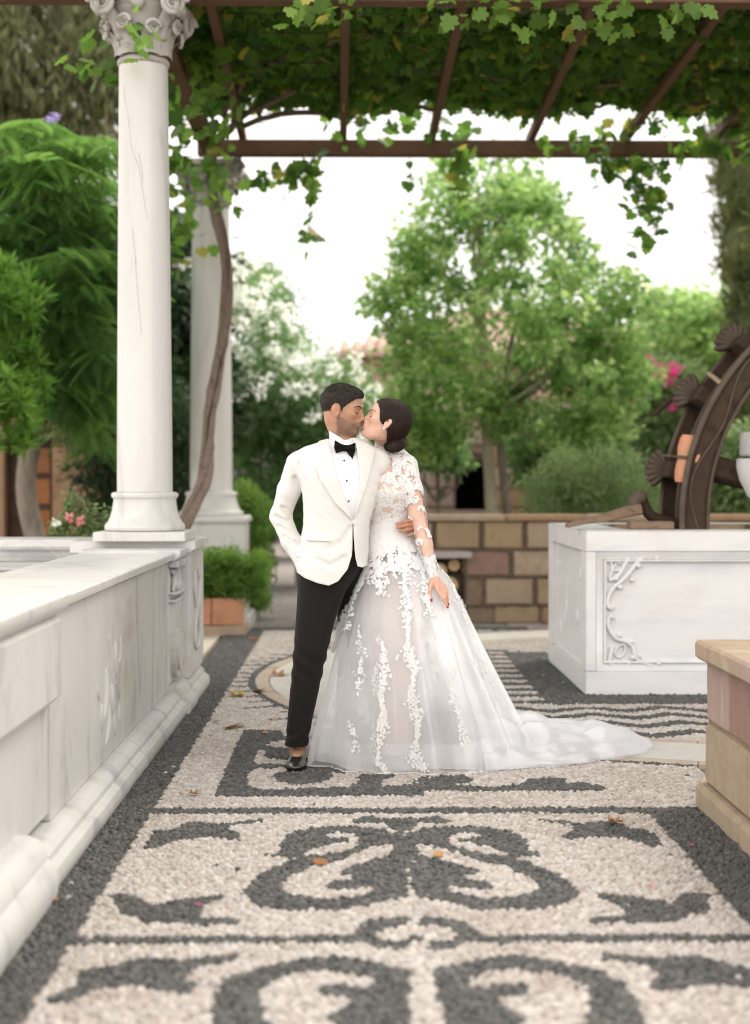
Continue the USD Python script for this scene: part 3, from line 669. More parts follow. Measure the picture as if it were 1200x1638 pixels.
for k, y in enumerate(np.linspace(9.3, 13.1, 11)):
    x = np.linspace(-1.5, 6.8, 30)
    obj('trellis_wire', tube(np.stack([x, np.full(30, y), 4.618 - .02 * np.abs(np.sin(x * 3.6)) + .004 * (k % 3)], 1), .0045, 5), 'iron_wire', pg, smooth=True)

# ---------------------------------------------------------------- the marble well box with carved corners
wb = thing('marble_well', 'square white marble well box with scroll carving inside its recessed front panel', 'well')
x0, x1, y0, y1, zt = 1.47, 5.2, 9.157, 10.95, 1.05
obj('well_core', [cbox(x0 + .03, x1 - .03, y0 + .035, y0 + .16, .02, zt - .05, .003), cbox(x0 + .03, x0 + .17, y0 + .16, y1 - .03, .02, zt - .05, .003), cbox(x0 + .17, x1, y1 - .16, y1 - .03, .02, zt - .05, .003), cbox(x0 + .17, x1, y0 + .16, y1 - .16, .02, .5, .003)], 'well_marble', wb)
xa, xb = x0 + .064, x1 - .064
def front(x_0, x_1, z_0, z_1, d=0.0, dep=.05, c=.003): return cbox(x_0, x_1, y0 - d, y0 - d + dep, z_0, z_1, c)
obj('front_stile', front(x0, xa, .152, zt - .132), 'well_marble', wb); obj('front_stile', front(xb, x1, .152, zt - .132), 'well_marble', wb)
obj('front_rail', front(x0, x1, .0, .15), 'well_marble', wb); obj('top_rail', front(x0, x1, zt - .13, zt - .002), 'well_marble', wb)
# sloped inner moulding
def mould(x_0, x_1, z_0, z_1, w, d0, d1):
    o = [(x_0, z_0), (x_1, z_0), (x_1, z_1), (x_0, z_1)]; i = [(x_0 + w, z_0 + w), (x_1 - w, z_0 + w), (x_1 - w, z_1 - w), (x_0 + w, z_1 - w)]
    v = [(x, y0 + d0, z) for x, z in o] + [(x, y0 + d1, z) for x, z in i] + [(x, y0 + .045, z) for x, z in o] + [(x, y0 + .045, z) for x, z in i]
    f = []
    for k in range(4):
        n_ = (k + 1) % 4; f += [[k, n_, 4 + n_, 4 + k], [4 + k, 4 + n_, 12 + n_, 12 + k], [8 + k, 8 + n_, n_, k]]
    return np.array(v), np.array(f)
obj('panel_moulding', mould(xa + .002, xb - .002, .152, zt - .132, .05, .004, .026), 'well_marble', wb)
obj('panel_bead', mould(xa + .054, xb - .054, .204, zt - .184, .012, .014, .016), 'well_marble', wb)
S0 = (820, 820); k7 = 2.824
def W(x, y): # tracing on the well's front face
    p = V(S0[0] + x / k7, S0[1] + y / k7, y0 + .026); return p
def carve(pts, r, n=26, name='carved_scroll'):
    q = spline([W(*p) for p in pts], n); obj(name, tube(q, r, 8, flat=.75, up=(0, 1, 0)), 'well_marble', wb, smooth=True)
carve([(652, 203), (640, 190), (600, 196), (560, 228), (530, 270), (488, 312), (450, 348), (432, 390), (430, 418), (445, 436), (456, 424)], .015)
carve([(436, 304), (468, 292), (500, 250), (528, 200)], .014); carve([(470, 226), (464, 262), (505, 242), (474, 226)], .007, 18)
carve([(440, 210), (450, 250), (436, 296)], .009, 14)
carve([(456, 478), (444, 466), (432, 490), (442, 532), (472, 570), (512, 582), (546, 612), (552, 650), (590, 676), (632, 692), (664, 690), (662, 674)], .015)
carve([(446, 606), (442, 650), (442, 684), (480, 690), (512, 692), (528, 676)], .014); carve([(466, 644), (472, 612), (504, 596), (502, 640), (468, 648)], .007, 18)
for bx, by, r in ((652, 205, .017), (570, 240, .016), (540, 305, .013), (485, 336, .016), (443, 428, .015), (470, 298, .016), (446, 470, .015), (482, 555, .015), (541, 586, .012), (543, 655, .017), (575, 650, .013), (660, 682, .016)):
    obj('carved_boss', xf(trimesh.creation.icosphere(2, 1), W(bx, by), None, np.array([r * 1.1, .016, r * 1.1])), 'well_marble', wb, smooth=True)
# left face
obj('side_rail', cbox(x0 - .001, x0 + .05, y0 + .052, y1 - .002, .0, .15, .003), 'well_marble', wb); obj('side_rail', cbox(x0 - .001, x0 + .05, y0 + .052, y1 - .002, zt - .13, zt - .003, .003), 'well_marble', wb)
obj('side_stile', cbox(x0 - .001, x0 + .05, y0 + .052, y0 + .2, .151, zt - .131, .003), 'well_marble', wb); obj('side_stile', cbox(x0 - .001, x0 + .05, y1 - .2, y1 - .002, .151, zt - .131, .003), 'well_marble', wb)
for k, (yy_, zz_, L) in enumerate(((9.6, .75, .05), (9.7, .45, .06), (10.2, .62, .10), (10.2, .48, .08), (10.3, .40, .05), (10.55, .75, .05), (10.5, .3, .05))):
    obj('worn_relief', xf(sliver(0, 0, .3 * (k % 3 - 1), L, .03, .012, k), (x0 + .03 + 1.103, yy_, zz_)), 'well_marble', wb, smooth=True)
obj('well_rim', [cbox(x0 + .002, x1, y0 + .002, y0 + .26, zt - .001, zt + .004, .003), cbox(x0 + .002, x0 + .30, y0 + .262, y1, zt - .001, zt + .004, .003), cbox(x0 + .302, x1, y1 - .26, y1, zt - .001, zt + .004, .003)], 'well_marble', wb)
obj('well_water', cbox(x0 + .17, x1, y0 + .16, y1 - .16, .505, .52, .002), 'dark_inside', wb)
# moss and soil at its foot
# ---------------------------------------------------------------- water wheel
wh = thing('water_wheel', 'dark carved wooden water wheel with shell-ended paddles rising from the marble well', 'water wheel')
WC = np.array([3.75, 1.12]); YN, YF = 9.36, 9.93
def ring_mesh(r0, r1, ya, yb, a0=-.35, a1=PI + .35, n=90):
    a = np.linspace(a0, a1, n); c, s = np.cos(a), np.sin(a)
    v = np.vstack([np.stack([WC[0] - r * c, np.full(n, y), WC[1] + r * s], 1) for r, y in ((r0, ya), (r1, ya), (r1, yb), (r0, yb))])
    f = []
    for k in range(4):
        o, p = k * n, ((k + 1) % 4) * n
        f += [[o + i, p + i, p + i + 1, o + i + 1] for i in range(n - 1)]
    f += [[0, 3 * n, 2 * n, n], [n - 1, 2 * n - 1, 3 * n - 1, 4 * n - 1]]
    return v, np.array(f)
obj('near_rim', ring_mesh(1.445, 1.625, YN, YN + .05), 'wheel_wood', wh)
obj('far_rim', ring_mesh(1.445, 1.63, YF, YF + .05), 'wheel_wood', wh)
obj('middle_rim', ring_mesh(1.50, 1.605, 9.60, 9.64), 'wheel_edge', wh)
obj('drum_lining', ring_mesh(1.475, 1.50, YN + .05, YF), 'wheel_wood', wh)
aa = np.linspace(-.3, PI + .3, 100)
def arc(r, y): return np.stack([WC[0] - r * np.cos(aa), np.full(100, y), WC[1] + r * np.sin(aa)], 1)
obj('rim_roll', tube(arc(1.622, YN - .006), .020, 8), 'wheel_edge', wh, smooth=True); obj('rim_roll', tube(arc(1.452, YN - .003), .012, 8), 'wheel_edge', wh, smooth=True)
obj('rim_roll', tube(arc(1.628, YF + .025), .022, 8), 'wheel_edge', wh, smooth=True)
a2 = np.linspace(-.3, PI + .3, 300); rr_ = 1.535 + .045 * np.sin(a2 * 11)
obj('carved_wave', tube(np.stack([WC[0] - rr_ * np.cos(a2), np.full(300, YN - .002), WC[1] + rr_ * np.sin(a2)], 1), .007, 6), 'wheel_edge', wh, smooth=True)
for r in (1.598, 1.472):
    st = [xf(trimesh.creation.icosphere(1, .0085), (WC[0] - r * math.cos(a), YN - .002, WC[1] + r * math.sin(a))) for a in np.linspace(-.25, PI * .75, 170)]
    obj('studs', st, 'wheel_wood', wh, kind='stuff', smooth=True)
def shell(a, name='paddle', bent=0.0):
    """a cross board through both rims whose far end opens into a scalloped shell"""
    rd = np.array([-math.cos(a), 0, math.sin(a)]); tg = np.array([math.sin(a), 0, math.cos(a)])
    c = np.array([WC[0], 0, WC[1]])
    board = xf(cbox(1.50, 1.68, 9.645, YF + .10, -.055, .055, .012), c, np.stack([rd, [0, 1, 0], tg], 1))
    pr = obj(name, board, 'wheel_wood', wh)
    fan = []
    for k in range(7):
        q = (k - 3) * .33
        d = rd * math.cos(q) + tg * math.sin(q)
        p0 = c + rd * 1.64 + np.array([0, YF - .02, 0])
        fan.append(VF(nets_lobe(p0, p0 + d * .155)))
    obj('scallop', fan, 'wheel_edge', pr, smooth=True)
def nets_lobe(a, b):
    d = b - a; L = np.linalg.norm(d); F = frame_to(d, (0, 1, 0))
    v, f = VF(trimesh.creation.icosphere(2, 1.0)); v = v * np.array([.032, .055, L * .5])
    return (v + np.array([0, 0, L * .5])) @ F.T + a, f
for d in (11.5, 30.5, 46.5, 65, 84, 103, 122, 141): shell(math.radians(d))
for d in (14, 50, 86, 122, 158):
    a = math.radians(d); rd = np.array([-math.cos(a), 0, math.sin(a)]); c = np.array([WC[0], 0, WC[1]])
    for yy_ in (YN + .02, YF + .01):
        obj('spoke', xf(cbox(.10, 1.46, yy_, yy_ + .045, -.07, .07, .012), c, np.stack([rd, [0, 1, 0], np.cross(rd, [0, 1, 0])], 1)), 'wheel_wood', wh)
obj('axle', xf(trimesh.creation.cylinder(.12, 1.4, sections=24), (WC[0], 9.66, WC[1]), rotm((1, 0, 0), PI / 2)), 'wheel_wood', wh)
for yy_ in (9.02, 10.22): obj('axle_post', cbox(WC[0] - .1, WC[0] + .1, yy_ - .06, yy_ + .06, 1.055, 1.5, .015), 'weathered_wood', wh)
a = math.radians(33); obj('loose_stick', tube([(WC[0] - 1.60 * math.cos(a), YN + .02, WC[1] + 1.60 * math.sin(a)), (WC[0] - 1.66 * math.cos(a + .06), YF - .1, WC[1] + 1.66 * math.sin(a + .06))], .016, 6), 'pale_wood', wh)
obj('long_bar', tube([V(1048, 662, 10.3), V(1105, 612, 9.99)], .02, 8), 'wheel_wood', wh)
# clay jar bound to the wheel
jar = thing('clay_jar', 'orange terracotta jar with a handle tied between the wheel rims', 'jar', loc=V(1096, 773, 9.46), rot=(0, 6, 0))
obj('jar_body', lathe([(.05, 0), (.066, .004), (.072, .03), (.074, .08), (.070, .13), (.063, .158), (.069, .185), (.073, .23), (.066, .285), (.055, .312), (.05, .318)], 32), 'clay_pot', jar, smooth=40)
obj('handle', tube(spline([(.045, -.04, .20), (.05, -.085, .195), (.035, -.09, .15), (.03, -.06, .11)], 12), .014, 8), 'clay_pot', jar, smooth=True)
obj('rope_tie', [tube([(.072 * math.cos(t), .072 * math.sin(t), .162 + dz) for t in np.linspace(0, 2 * PI, 24)], .006, 6) for dz in (0, .011)], 'rope', jar, smooth=True)
obj('rope_end', tube(spline([(-.07, -.02, .165), (-.12, 0, .17), (-.16, .04, .166)], 8), .005, 6), 'rope', jar, smooth=True)
# timbers lying on the well
tb = thing('tapered_timber', 'long tapering weathered beam lying across the near corner of the marble well', 'timber')
a_, b_ = V(906, 841, 9.40), V(1022, 815, 9.55)
v, f = VF(trimesh.Trimesh(*VF(cbox(0, 1, -.05, .05, -.03, .03, .01))).subdivide().subdivide()); v[:, 1:] *= (.45 + .75 * v[:, :1]); v[:, 2] += .006 * np.sin(v[:, 0] * 9)
d = b_ - a_; L = np.linalg.norm(d); F_ = frame_to(d); v[:, 0] *= L
obj('beam', (a_ + v @ np.stack([F_[:, 2], F_[:, 0], F_[:, 1]], 1).T, f), 'weathered_wood', tb)
t2 = thing('timber_block', 'short brown wooden block resting on the well rim below the wheel', 'block')
obj('block', rough_block(*[float(q) for q in (V(1006, 850, 9.42)[0], V(1076, 850, 9.42)[0])], 9.36, 9.50, 1.056, 1.106, .004, .006, 4), 'weathered_wood', t2)
t3 = thing('hooked_timber', 'carved hooked wooden piece leaning on the well between beam and wheel', 'timber')
obj('hook', tube(spline([V(1090, 846, 9.62), V(1060, 832, 9.62), V(1038, 822, 9.62), V(1030, 806, 9.62), V(1024, 795, 9.62)], 18), np.linspace(.05, .045, 18), 10, flat=.8), 'wheel_wood', t3, smooth=True)
obj('claw', [nets_lobe(V(1026, 806, 9.6), V(1026, 806, 9.6) + np.array([math.cos(q) * -.09, -.01, math.sin(q) * .09])) for q in np.linspace(.0, 1.7, 6)], 'wheel_edge', t3, smooth=True)
# marble finial at the frame's edge
fn = thing('marble_urn', 'white marble urn with a square neck standing on the well before the wheel', 'urn', loc=(2.665, 9.25, 1.056))
obj('bowl', lathe([(.04, .0), (.09, .01), (.09, .03), (.035, .06), (.035, .12), (.07, .16), (.135, .22), (.185, .32), (.205, .40), (.205, .455), (.19, .46)], 48), 'rim_marble', fn, smooth=30)
obj('neck', cbox(-.155, .155, -.15, .15, .475, .63, .012), 'rim_marble', fn)
obj('neck_ring', lathe([(.12, .461), (.13, .468), (.12, .474)], 32), 'rim_marble', fn)
# ---------------------------------------------------------------- sandstone pedestal by the front edge of the pavement
pd = thing('sandstone_pedestal', 'low tan and red sandstone block pedestal with a flat cap beside the pebble pavement', 'pedestal')
ys = [4.0, 4.72, 5.34, 6.0]
for k in range(3):
    obj('foot_stone', rough_block(1.425, 2.6, ys[k] - (.0 if k else .3), ys[k + 1] - .008 + (.03 if k == 2 else 0), -.05, .10, .006, .02, k), 'sandstone', pd)
    obj('block', rough_block(1.462, 2.55, ys[k], ys[k + 1] - .012, .102, .352, .005, .012, 10 + k), 'sandstone', pd)
    obj('cap_stone', rough_block(1.425, 2.6, ys[k] - .02, ys[k + 1] - .006 + (.03 if k == 2 else 0), .622, .70, .004, .012, 20 + k), ('sandstone', 'rose_stone', 'sandstone')[k], pd)
for (a, b, m) in ((4.0, 4.9, 'rose_stone'), (4.912, 5.62, 'red_stone'), (5.632, 5.988, 'rose_stone')):
    obj('red_block', rough_block(1.468, 2.55, a, b, .366, .618, .005, .012, int(a * 10)), m, pd)
obj('joint', cbox(1.475, 2.54, 4.0, 5.98, .10, .62, .002), 'lime_joint', pd)
# ---------------------------------------------------------------- the low wall behind the couple
lw = thing('stone_wall', 'low sandstone wall of big blocks with pebbled joints and red panel behind the couple', 'wall')
YW = 13.86
rows_ = [(.0, .168, [.48, .44, .52, .46]), (.182, .435, [.50, .42, .56]), (.462, .70, [.46, .56, .40]), (.728, .985, [.42, .44, .40, .46])]
cols_ = ['golden_stone', 'sandstone', 'ochre_stone', 'golden_stone', 'sandstone', 'golden_stone']
jp = []
for r_, (z0, z1, ws) in enumerate(rows_):
    x = -.1 - .13 * r_; k = 0
    while x < 6.2:
        w = ws[k % len(ws)]
        m = cols_[(k * 2 + r_) % 6]
        a, b = x, x + w - .035
        if r_ == 2 and a < 1.33 < b + .3 and a > .9: m = 'red_stone'
        if not (r_ < 3 and a < 1.06 and b > .66):
            obj('stone', rough_block(a, b, YW + R.uniform(0, .012), YW + .30, z0, z1, .006, .014, r_ * 20 + k), m, lw)
        if r_ in (2, 3) or r_ == 1:
            jp += [(x + w - .018 + R.normal(0, .003), YW + .005, z) for z in np.arange(z0 + .02, z1, .036)]
        x += w; k += 1
    if r_ > 0: jp += [(xx, YW + .005, z0 - .014 + R.normal(0, .003)) for xx in np.arange(1.08, 6, .045)]
obj('joint_pebbles', [xf(trimesh.creation.icosphere(1, R.uniform(.012, .020)), p, None, 1.0) for p in jp], 'dark_joint', lw, kind='stuff', smooth=True)
obj('wall_core', [cbox(-.1, .66, YW + .03, YW + .28, 0, .98, .004), cbox(1.06, 6.2, YW + .03, YW + .28, 0, .98, .004), cbox(.66, 1.06, YW + .27, YW + .28, 0, .98, .002), cbox(.66, 1.06, YW + .04, YW + .27, .70, .98, .002)], 'lime_joint', lw)
for k in range(8):
    obj('cap_stone', rough_block(-.15 + k * .8, .64 + k * .8, YW - .05, YW + .36, .99, 1.05, .006, .012, 60 + k), ('ochre_stone', 'sandstone')[k % 2], lw)
obj('niche_lintel', rough_block(.60, 1.11, YW - .12, YW + .28, .635, .70, .005, .01, 71), 'path_stone', lw)
obj('niche_cheek', [cbox(.655, .672, YW - .002, YW + .26, 0, .634, .003), cbox(1.05, 1.065, YW - .002, YW + .26, 0, .634, .003)], 'dark_joint', lw)
for k, (x, z, r) in enumerate(((.80, .50, .085), (.90, .36, .095), (.76, .30, .08), (.95, .56, .06), (.88, .14, .11))):
    lg = thing('firewood_log', ('topmost left log end in the wall niche', 'large round log end in the middle of the wall niche', 'log end low on the left in the wall niche', 'small high log end in the wall niche', 'fat bottom log in the wall niche')[k], 'log', group='logs in the wall niche', loc=(x, YW + .06, z))
    obj('log_bark', xf(trimesh.creation.cylinder(r, .2, sections=18), (0, .10, 0), rotm((1, 0, 0), PI / 2)), 'weathered_wood', lg)
    obj('cut_end', xf(trimesh.creation.cylinder(r * .93, .012, sections=18), (0, -.004, 0), rotm((1, 0, 0), PI / 2)), 'log_end', lg)
# ---------------------------------------------------------------- planter
pl = thing('terracotta_planter', 'square orange terracotta planter box standing on a stone slab beside the path', 'planter')
px0, px1, py0, py1 = -1.345, -1.00, 12.80, 13.18
obj('front_tile', cbox(px0 + .06, px1 - .004, py0, py0 + .03, .09, .33, .006), 'terracotta', pl); obj('front_tile', cbox(px0 - .22, px0 + .052, py0 + .006, py0 + .03, .09, .33, .006), 'terracotta', pl)
obj('side_tile', cbox(px1 - .03, px1 + .004, py0 + .032, py1, .09, .33, .006), 'column_marble', pl)
obj('back_tile', cbox(px0 - .22, px1, py1 - .03, py1 - .002, .09, .33, .006), 'terracotta', pl)
obj('plinth_slab', rough_block(px0 - .26, px1 + .02, py0 - .03, py1 + .03, -.01, .086, .005, .01, 3), 'sandstone', pl)
obj('soil', cbox(px0 - .2, px1 - .035, py0 + .035, py1 - .035, .1, .30, .003), 'earth', pl)
# ---------------------------------------------------------------- foliage
leaf_mat('plane_leaf', (.080, .16, .045), (.26, .37, .13), .60, tip=(.40, .47, .24))
leaf_mat('oleander_leaf', (.065, .135, .050), (.20, .30, .12), .5)
leaf_mat('feather_leaf', (.036, .100, .026), (.15, .26, .065), .5, tip=(.28, .38, .11))
leaf_mat('bright_leaf', (.060, .150, .026), (.19, .32, .060), .5)
leaf_mat('conifer_leaf', (.080, .100, .045), (.22, .23, .11), .35, tip=(.27, .22, .12))
leaf_mat('cypress_leaf', (.075, .095, .028), (.17, .195, .065), .25)
leaf_mat('vine_leaf', (.040, .100, .018), (.165, .275, .055), .50, tip=(.34, .30, .07))
leaf_mat('olive_leaf', (.075, .13, .05), (.21, .28, .12), .45)
leaf_mat('box_leaf', (.065, .145, .024), (.19, .30, .06), .4)
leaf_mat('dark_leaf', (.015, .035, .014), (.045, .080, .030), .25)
leaf_mat('pink_petal', (.50, .04, .20), (.70, .12, .36), .35)
leaf_mat('rose_petal', (.62, .25, .27), (.74, .42, .42), .35)
leaf_mat('white_petal', (.78, .78, .74), (.86, .86, .84), .4)
leaf_mat('lilac_petal', (.33, .26, .52), (.46, .38, .64), .35)
leaf_mat('dead_leaf', (.20, .09, .035), (.36, .17, .06), .15, tip=(.55, .40, .08))
mat('dark_twigs', [(.04, .05, .02), (.075, .09, .03)], 12, .95, .9, 40)
mat('bark_grey', [(.15, .125, .10), (.26, .22, .18), (.19, .16, .13)], 9, .9, .7, 45, stretch=(1, 1, .3))
mat('bark_pale', [(.24, .22, .15), (.38, .34, .25), (.31, .28, .19)], 5, .9, .4, 40, stretch=(1, 1, .3))
mat('bark_vine', [(.085, .055, .042), (.20, .145, .115), (.13, .09, .07)], 22, .9, .9, 60, stretch=(1, 1, .16), bdist=.012)
mat('stem_green', [(.08, .11, .03), (.13, .14, .05)], 10, .8)

def T_fan(rim, cup=.0):
    rim = np.asarray(rim, float); n = len(rim)
    c = np.array([[.35, 0, -.03]]); z = cup * ((rim[:, 0] - .4) ** 2 + rim[:, 1] ** 2)
    v = np.vstack([c, np.column_stack([rim, z])]); f = [[0, 1 + i, 1 + (i + 1) % n] for i in range(n)]
    return v, np.array(f)
T_simple = (np.array([[0, 0, 0], [.30, .24, .07], [.72, .20, .05], [1, 0, -.08], [.72, -.20, .05], [.30, -.24, .07], [.5, 0, 0]]), np.array([[0, 6, 1], [1, 6, 2], [2, 6, 3], [3, 6, 4], [4, 6, 5], [5, 6, 0]]))
T_quad = (np.array([[0, 0, 0], [.5, .26, .06], [1, 0, -.05], [.5, -.26, .06]]), np.array([[0, 1, 2], [0, 2, 3]]))
T_narrow = (np.array([[0, 0, 0], [.45, .10, .03], [1, 0, -.06], [.45, -.10, .03]]), np.array([[0, 1, 2], [0, 2, 3]]))
T_star = T_fan([(0, .03), (.12, .48), (.30, .20), (.62, .46), (.62, .16), (1, 0), (.62, -.16), (.62, -.46), (.30, -.20), (.12, -.48), (0, -.03)], -.12)
T_vine = T_fan([(0.03, .02), (-.10, .22), (.02, .42), (.16, .40), (.24, .60), (.40, .50), (.46, .34), (.60, .44), (.72, .40), (.76, .20), (.88, .16), (1.02, 0), (.88, -.16), (.76, -.20), (.72, -.40), (.60, -.44), (.46, -.34), (.40, -.50), (.24, -.60), (.16, -.40), (.02, -.42), (-.10, -.22), (.03, -.02)], -.22)
def T_frond(n=13, w=.31):
    v, f = [], []
    for i in range(n):
        x = .08 + .9 * i / (n - 1); L = w * math.sin(PI * (.16 + .80 * (i / (n - 1)) ** .8)) ; d = -.22 * x * x
        for s in (-1, 1):
            b = len(v)
            v += [(x, 0, d), (x + .10, s * L * .55, d + .015), (x + .13, s * L, d - .03), (x + .045, s * L * .5, d + .01)]
            f += [[b, b + 1, b + 2], [b, b + 2, b + 3]]
    return np.array(v), np.array(f)
T_fr = T_frond()
def unit(n, r=R):
    d = r.normal(0, 1, (n, 3)); return d / np.linalg.norm(d, axis=1, keepdims=True)
def clumps(centres, per, rad, size, T, up=.7, droop=.3, tvar=.22, ctint=None, flat=.7, out=None):
    n = len(centres); c = np.repeat(centres, per, 0); N = len(c)
    d = unit(N); r = np.broadcast_to(rad, (n,)).repeat(per) * R.random(N) ** .55
    pos = c + d * r[:, None] * np.array([1, 1, flat])
    fw = d + R.normal(0, .45, (N, 3)) + np.array([0, 0, -droop])
    nr = R.normal(0, .6, (N, 3)) + np.array([0, 0, up])
    ct = R.random(n) if ctint is None else ctint
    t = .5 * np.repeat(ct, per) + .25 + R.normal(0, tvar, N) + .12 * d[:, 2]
    return leaves(T, pos, fw, nr, size * R.uniform(.65, 1.2, N), t)
def fill(poly_px, Y, thick, n, gap=.42, gs=1.1, seed=1, edge=.25):
    """places clump centres in the volume whose outline at distance Y is the polygon; noise leaves gaps"""
    P = Polygon([tuple(V(x, y, Y)[[0, 2]]) for x, y in poly_px]).buffer(0)
    x0, z0, x1, z1 = P.bounds; out = []
    rr = np.random.default_rng(seed); inr = max(.2, math.sqrt(P.area) * .35)
    while len(out) < n:
        x, z = rr.uniform(x0, x1, 400), rr.uniform(z0, z1, 400)
        ok = shapely.contains_xy(P, x, z)
        for a, b in zip(x[ok], z[ok]):
            dd = P.boundary.distance(Point(a, b)); k = min(1, (dd + edge) / inr) ** .5
            y = Y + rr.uniform(-1, 1) * thick * k
            if meshkit.noise(np.array([a, y, b]) * gs, seed) > gap * (1.15 - .3 * k): out.append((a, y, b))
    return np.array(out[:n])
def limbs(base, tips, r0, m, parent, name='limb', bend=.15, n=10):
    for t in tips:
        mid = (base * .45 + t * .55) + np.array([R.normal(0, bend), R.normal(0, bend), .1])
        obj(name, tube(spline([base, mid, t], n), np.linspace(r0, r0 * .25, n), 6), m, parent, smooth=True)

# --- the plane-leaved tree in the middle
t = thing('tree', 'light green lobed-leaf tree with twin pale trunks behind the stone wall', 'tree')
tr_a = spline([V(795, 832, 17) * [1, 1, 0] , V(782, 740, 17), V(776, 640, 17), V(772, 520, 17), V(768, 400, 17), V(765, 300, 17)], 26)
tr_b = spline([V(812, 832, 17.2) * [1, 1, 0], V(803, 740, 17.2), V(800, 660, 17.2), V(815, 560, 17.2), V(840, 470, 17.1)], 22)
obj('trunk', tube(tr_a, np.linspace(.092, .025, 26), 12), 'bark_pale', t, smooth=True)
obj('trunk', tube(tr_b, np.linspace(.075, .022, 22), 12), 'bark_grey', t, smooth=True)
out1 = [(700, 246), (760, 236), (872, 250), (868, 300), (905, 330), (925, 400), (960, 420), (985, 450), (1040, 470), (1012, 500), (1030, 560), (1045, 610), (1035, 650), (1010, 690), (960, 700), (940, 745), (880, 720), (850, 690), (790, 680), (740, 690), (690, 740), (650, 715), (640, 660), (612, 600), (625, 560), (590, 520), (588, 460), (640, 440), (650, 390), (668, 330), (690, 300)]
c1 = fill(out1, 17, 1.3, 420, .47, 2.0, 3)
(ms, ti) = clumps(c1, 52, R.uniform(.14, .32, len(c1)), .090, T_star, .8, .35)
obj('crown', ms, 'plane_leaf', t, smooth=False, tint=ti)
for k in range(26):
    tip = c1[k * 16]; i = int(np.clip((tip[2] - 1.2) / 4.2 * 24, 11, 23)); b = (tr_a if k % 3 else tr_b[:])[min(i, 20)]
    if np.linalg.norm(tip - b) < 3: limbs(b, [tip], .03, 'bark_pale', t)
# --- white flowering oleander
t = thing('oleander_bush', 'tall dark bush covered in white blossom behind the groom', 'bush')
out2 = [(372, 470), (398, 440), (440, 470), (470, 540), (520, 580), (585, 600), (608, 640), (600, 700), (575, 790), (500, 850), (380, 860), (366, 800)]
c2 = np.vstack([fill(out2, 19, 1.2, 380, .36, 1.2, 5), fill([(268, 440), (320, 470), (320, 850), (262, 850)], 18, .7, 120, .3, 1.2, 6)])
(ms, ti) = clumps(c2, 64, .34, .15, T_narrow, .5, .2)
obj('foliage', ms, 'oleander_leaf', t, smooth=False, tint=ti)
obj('stem', tube([V(480, 860, 19) * [1, 1, 0], V(470, 700, 19)], .06, 8), 'bark_grey', t); obj('stem', tube([V(420, 860, 19) * [1, 1, 0], V(410, 640, 19)], .05, 8), 'bark_grey', t)
fc = c2[R.choice(len(c2), 240, p=(lambda w: w / w.sum())(np.clip(c2[:, 2] - 1.2, .05, 3) ** 1.3))] + R.normal(0, .12, (240, 3)) + np.array([0, -.55, .10])
(ms, ti) = clumps(fc, 26, R.uniform(.05, .12, len(fc)), .085, T_quad, .6, 0)
obj('white_blossom', ms, 'white_petal', t, smooth=False, tint=ti)
wt = thing('shrub', 'airy grey-green tree top rising above the white blossom', 'bush')
cw = fill([(372, 430), (410, 420), (445, 460), (480, 510), (500, 540), (470, 560), (375, 520)], 22, .6, 60, .5, 2.2, 8)
(ms, ti) = clumps(cw, 40, .28, .12, T_quad); obj('foliage', ms, 'olive_leaf', wt, smooth=False, tint=ti)
obj('stem', tube([V(425, 860, 22) * [1, 1, 0], V(420, 500, 22)], .06, 8), 'bark_grey', wt)
# --- feather-leaved tree at the left
t = thing('feathery_tree', 'dense tree with drooping feathery green sprays and leaning grey trunk behind the basin', 'tree')
trp = [V(62, 870, 13.6) * [1, 1, 0], V(58, 862, 13.6), V(42, 790, 13.6), V(48, 720, 13.6), V(68, 650, 13.6), V(80, 560, 13.5), V(85, 430, 13.4)]
obj('trunk', tube(spline(trp, 24), np.linspace(.115, .07, 24), 12), 'bark_grey', t, smooth=True)
out3 = [(-60, 245), (0, 222), (40, 198), (110, 195), (160, 222), (215, 225), (215, 640), (172, 600), (165, 690), (120, 700), (95, 650), (60, 640), (60, 560), (0, 520), (-60, 560)]
c3 = fill(out3, 13.2, .9, 190, .42, 1.5, 11)
W3 = 9; N3 = len(c3) * W3; cc = np.repeat(c3, W3, 0)
az = np.tile(np.arange(W3) * 2 * PI / W3, len(c3)) + np.repeat(R.uniform(0, 6, len(c3)), W3) + R.normal(0, .15, N3); dr = np.tile(np.where(np.arange(W3) % 2, -.25, -.75), len(c3)) + R.normal(0, .12, N3)
fw = np.stack([np.cos(az), np.sin(az), dr], 1)
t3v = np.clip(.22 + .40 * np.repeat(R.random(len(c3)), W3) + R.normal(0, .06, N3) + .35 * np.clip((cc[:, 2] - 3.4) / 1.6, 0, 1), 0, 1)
(ms, ti) = leaves(T_fr, cc + R.normal(0, .02, (N3, 3)), fw, fw * np.array([.6, .6, 0]) + np.array([0, 0, 1.0]), R.uniform(.32, .48, N3), t3v)
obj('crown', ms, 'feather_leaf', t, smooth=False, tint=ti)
for k in range(14): limbs(np.array(trp[5]), [c3[k * 13]], .03, 'bark_grey', t)
(ms, ti) = clumps(np.array([V(80, 192, 13.0), V(86, 186, 13.0), V(74, 200, 13)]), 40, .05, .035, T_quad); obj('lilac_blossom', ms, 'lilac_petal', t, smooth=False, tint=ti)
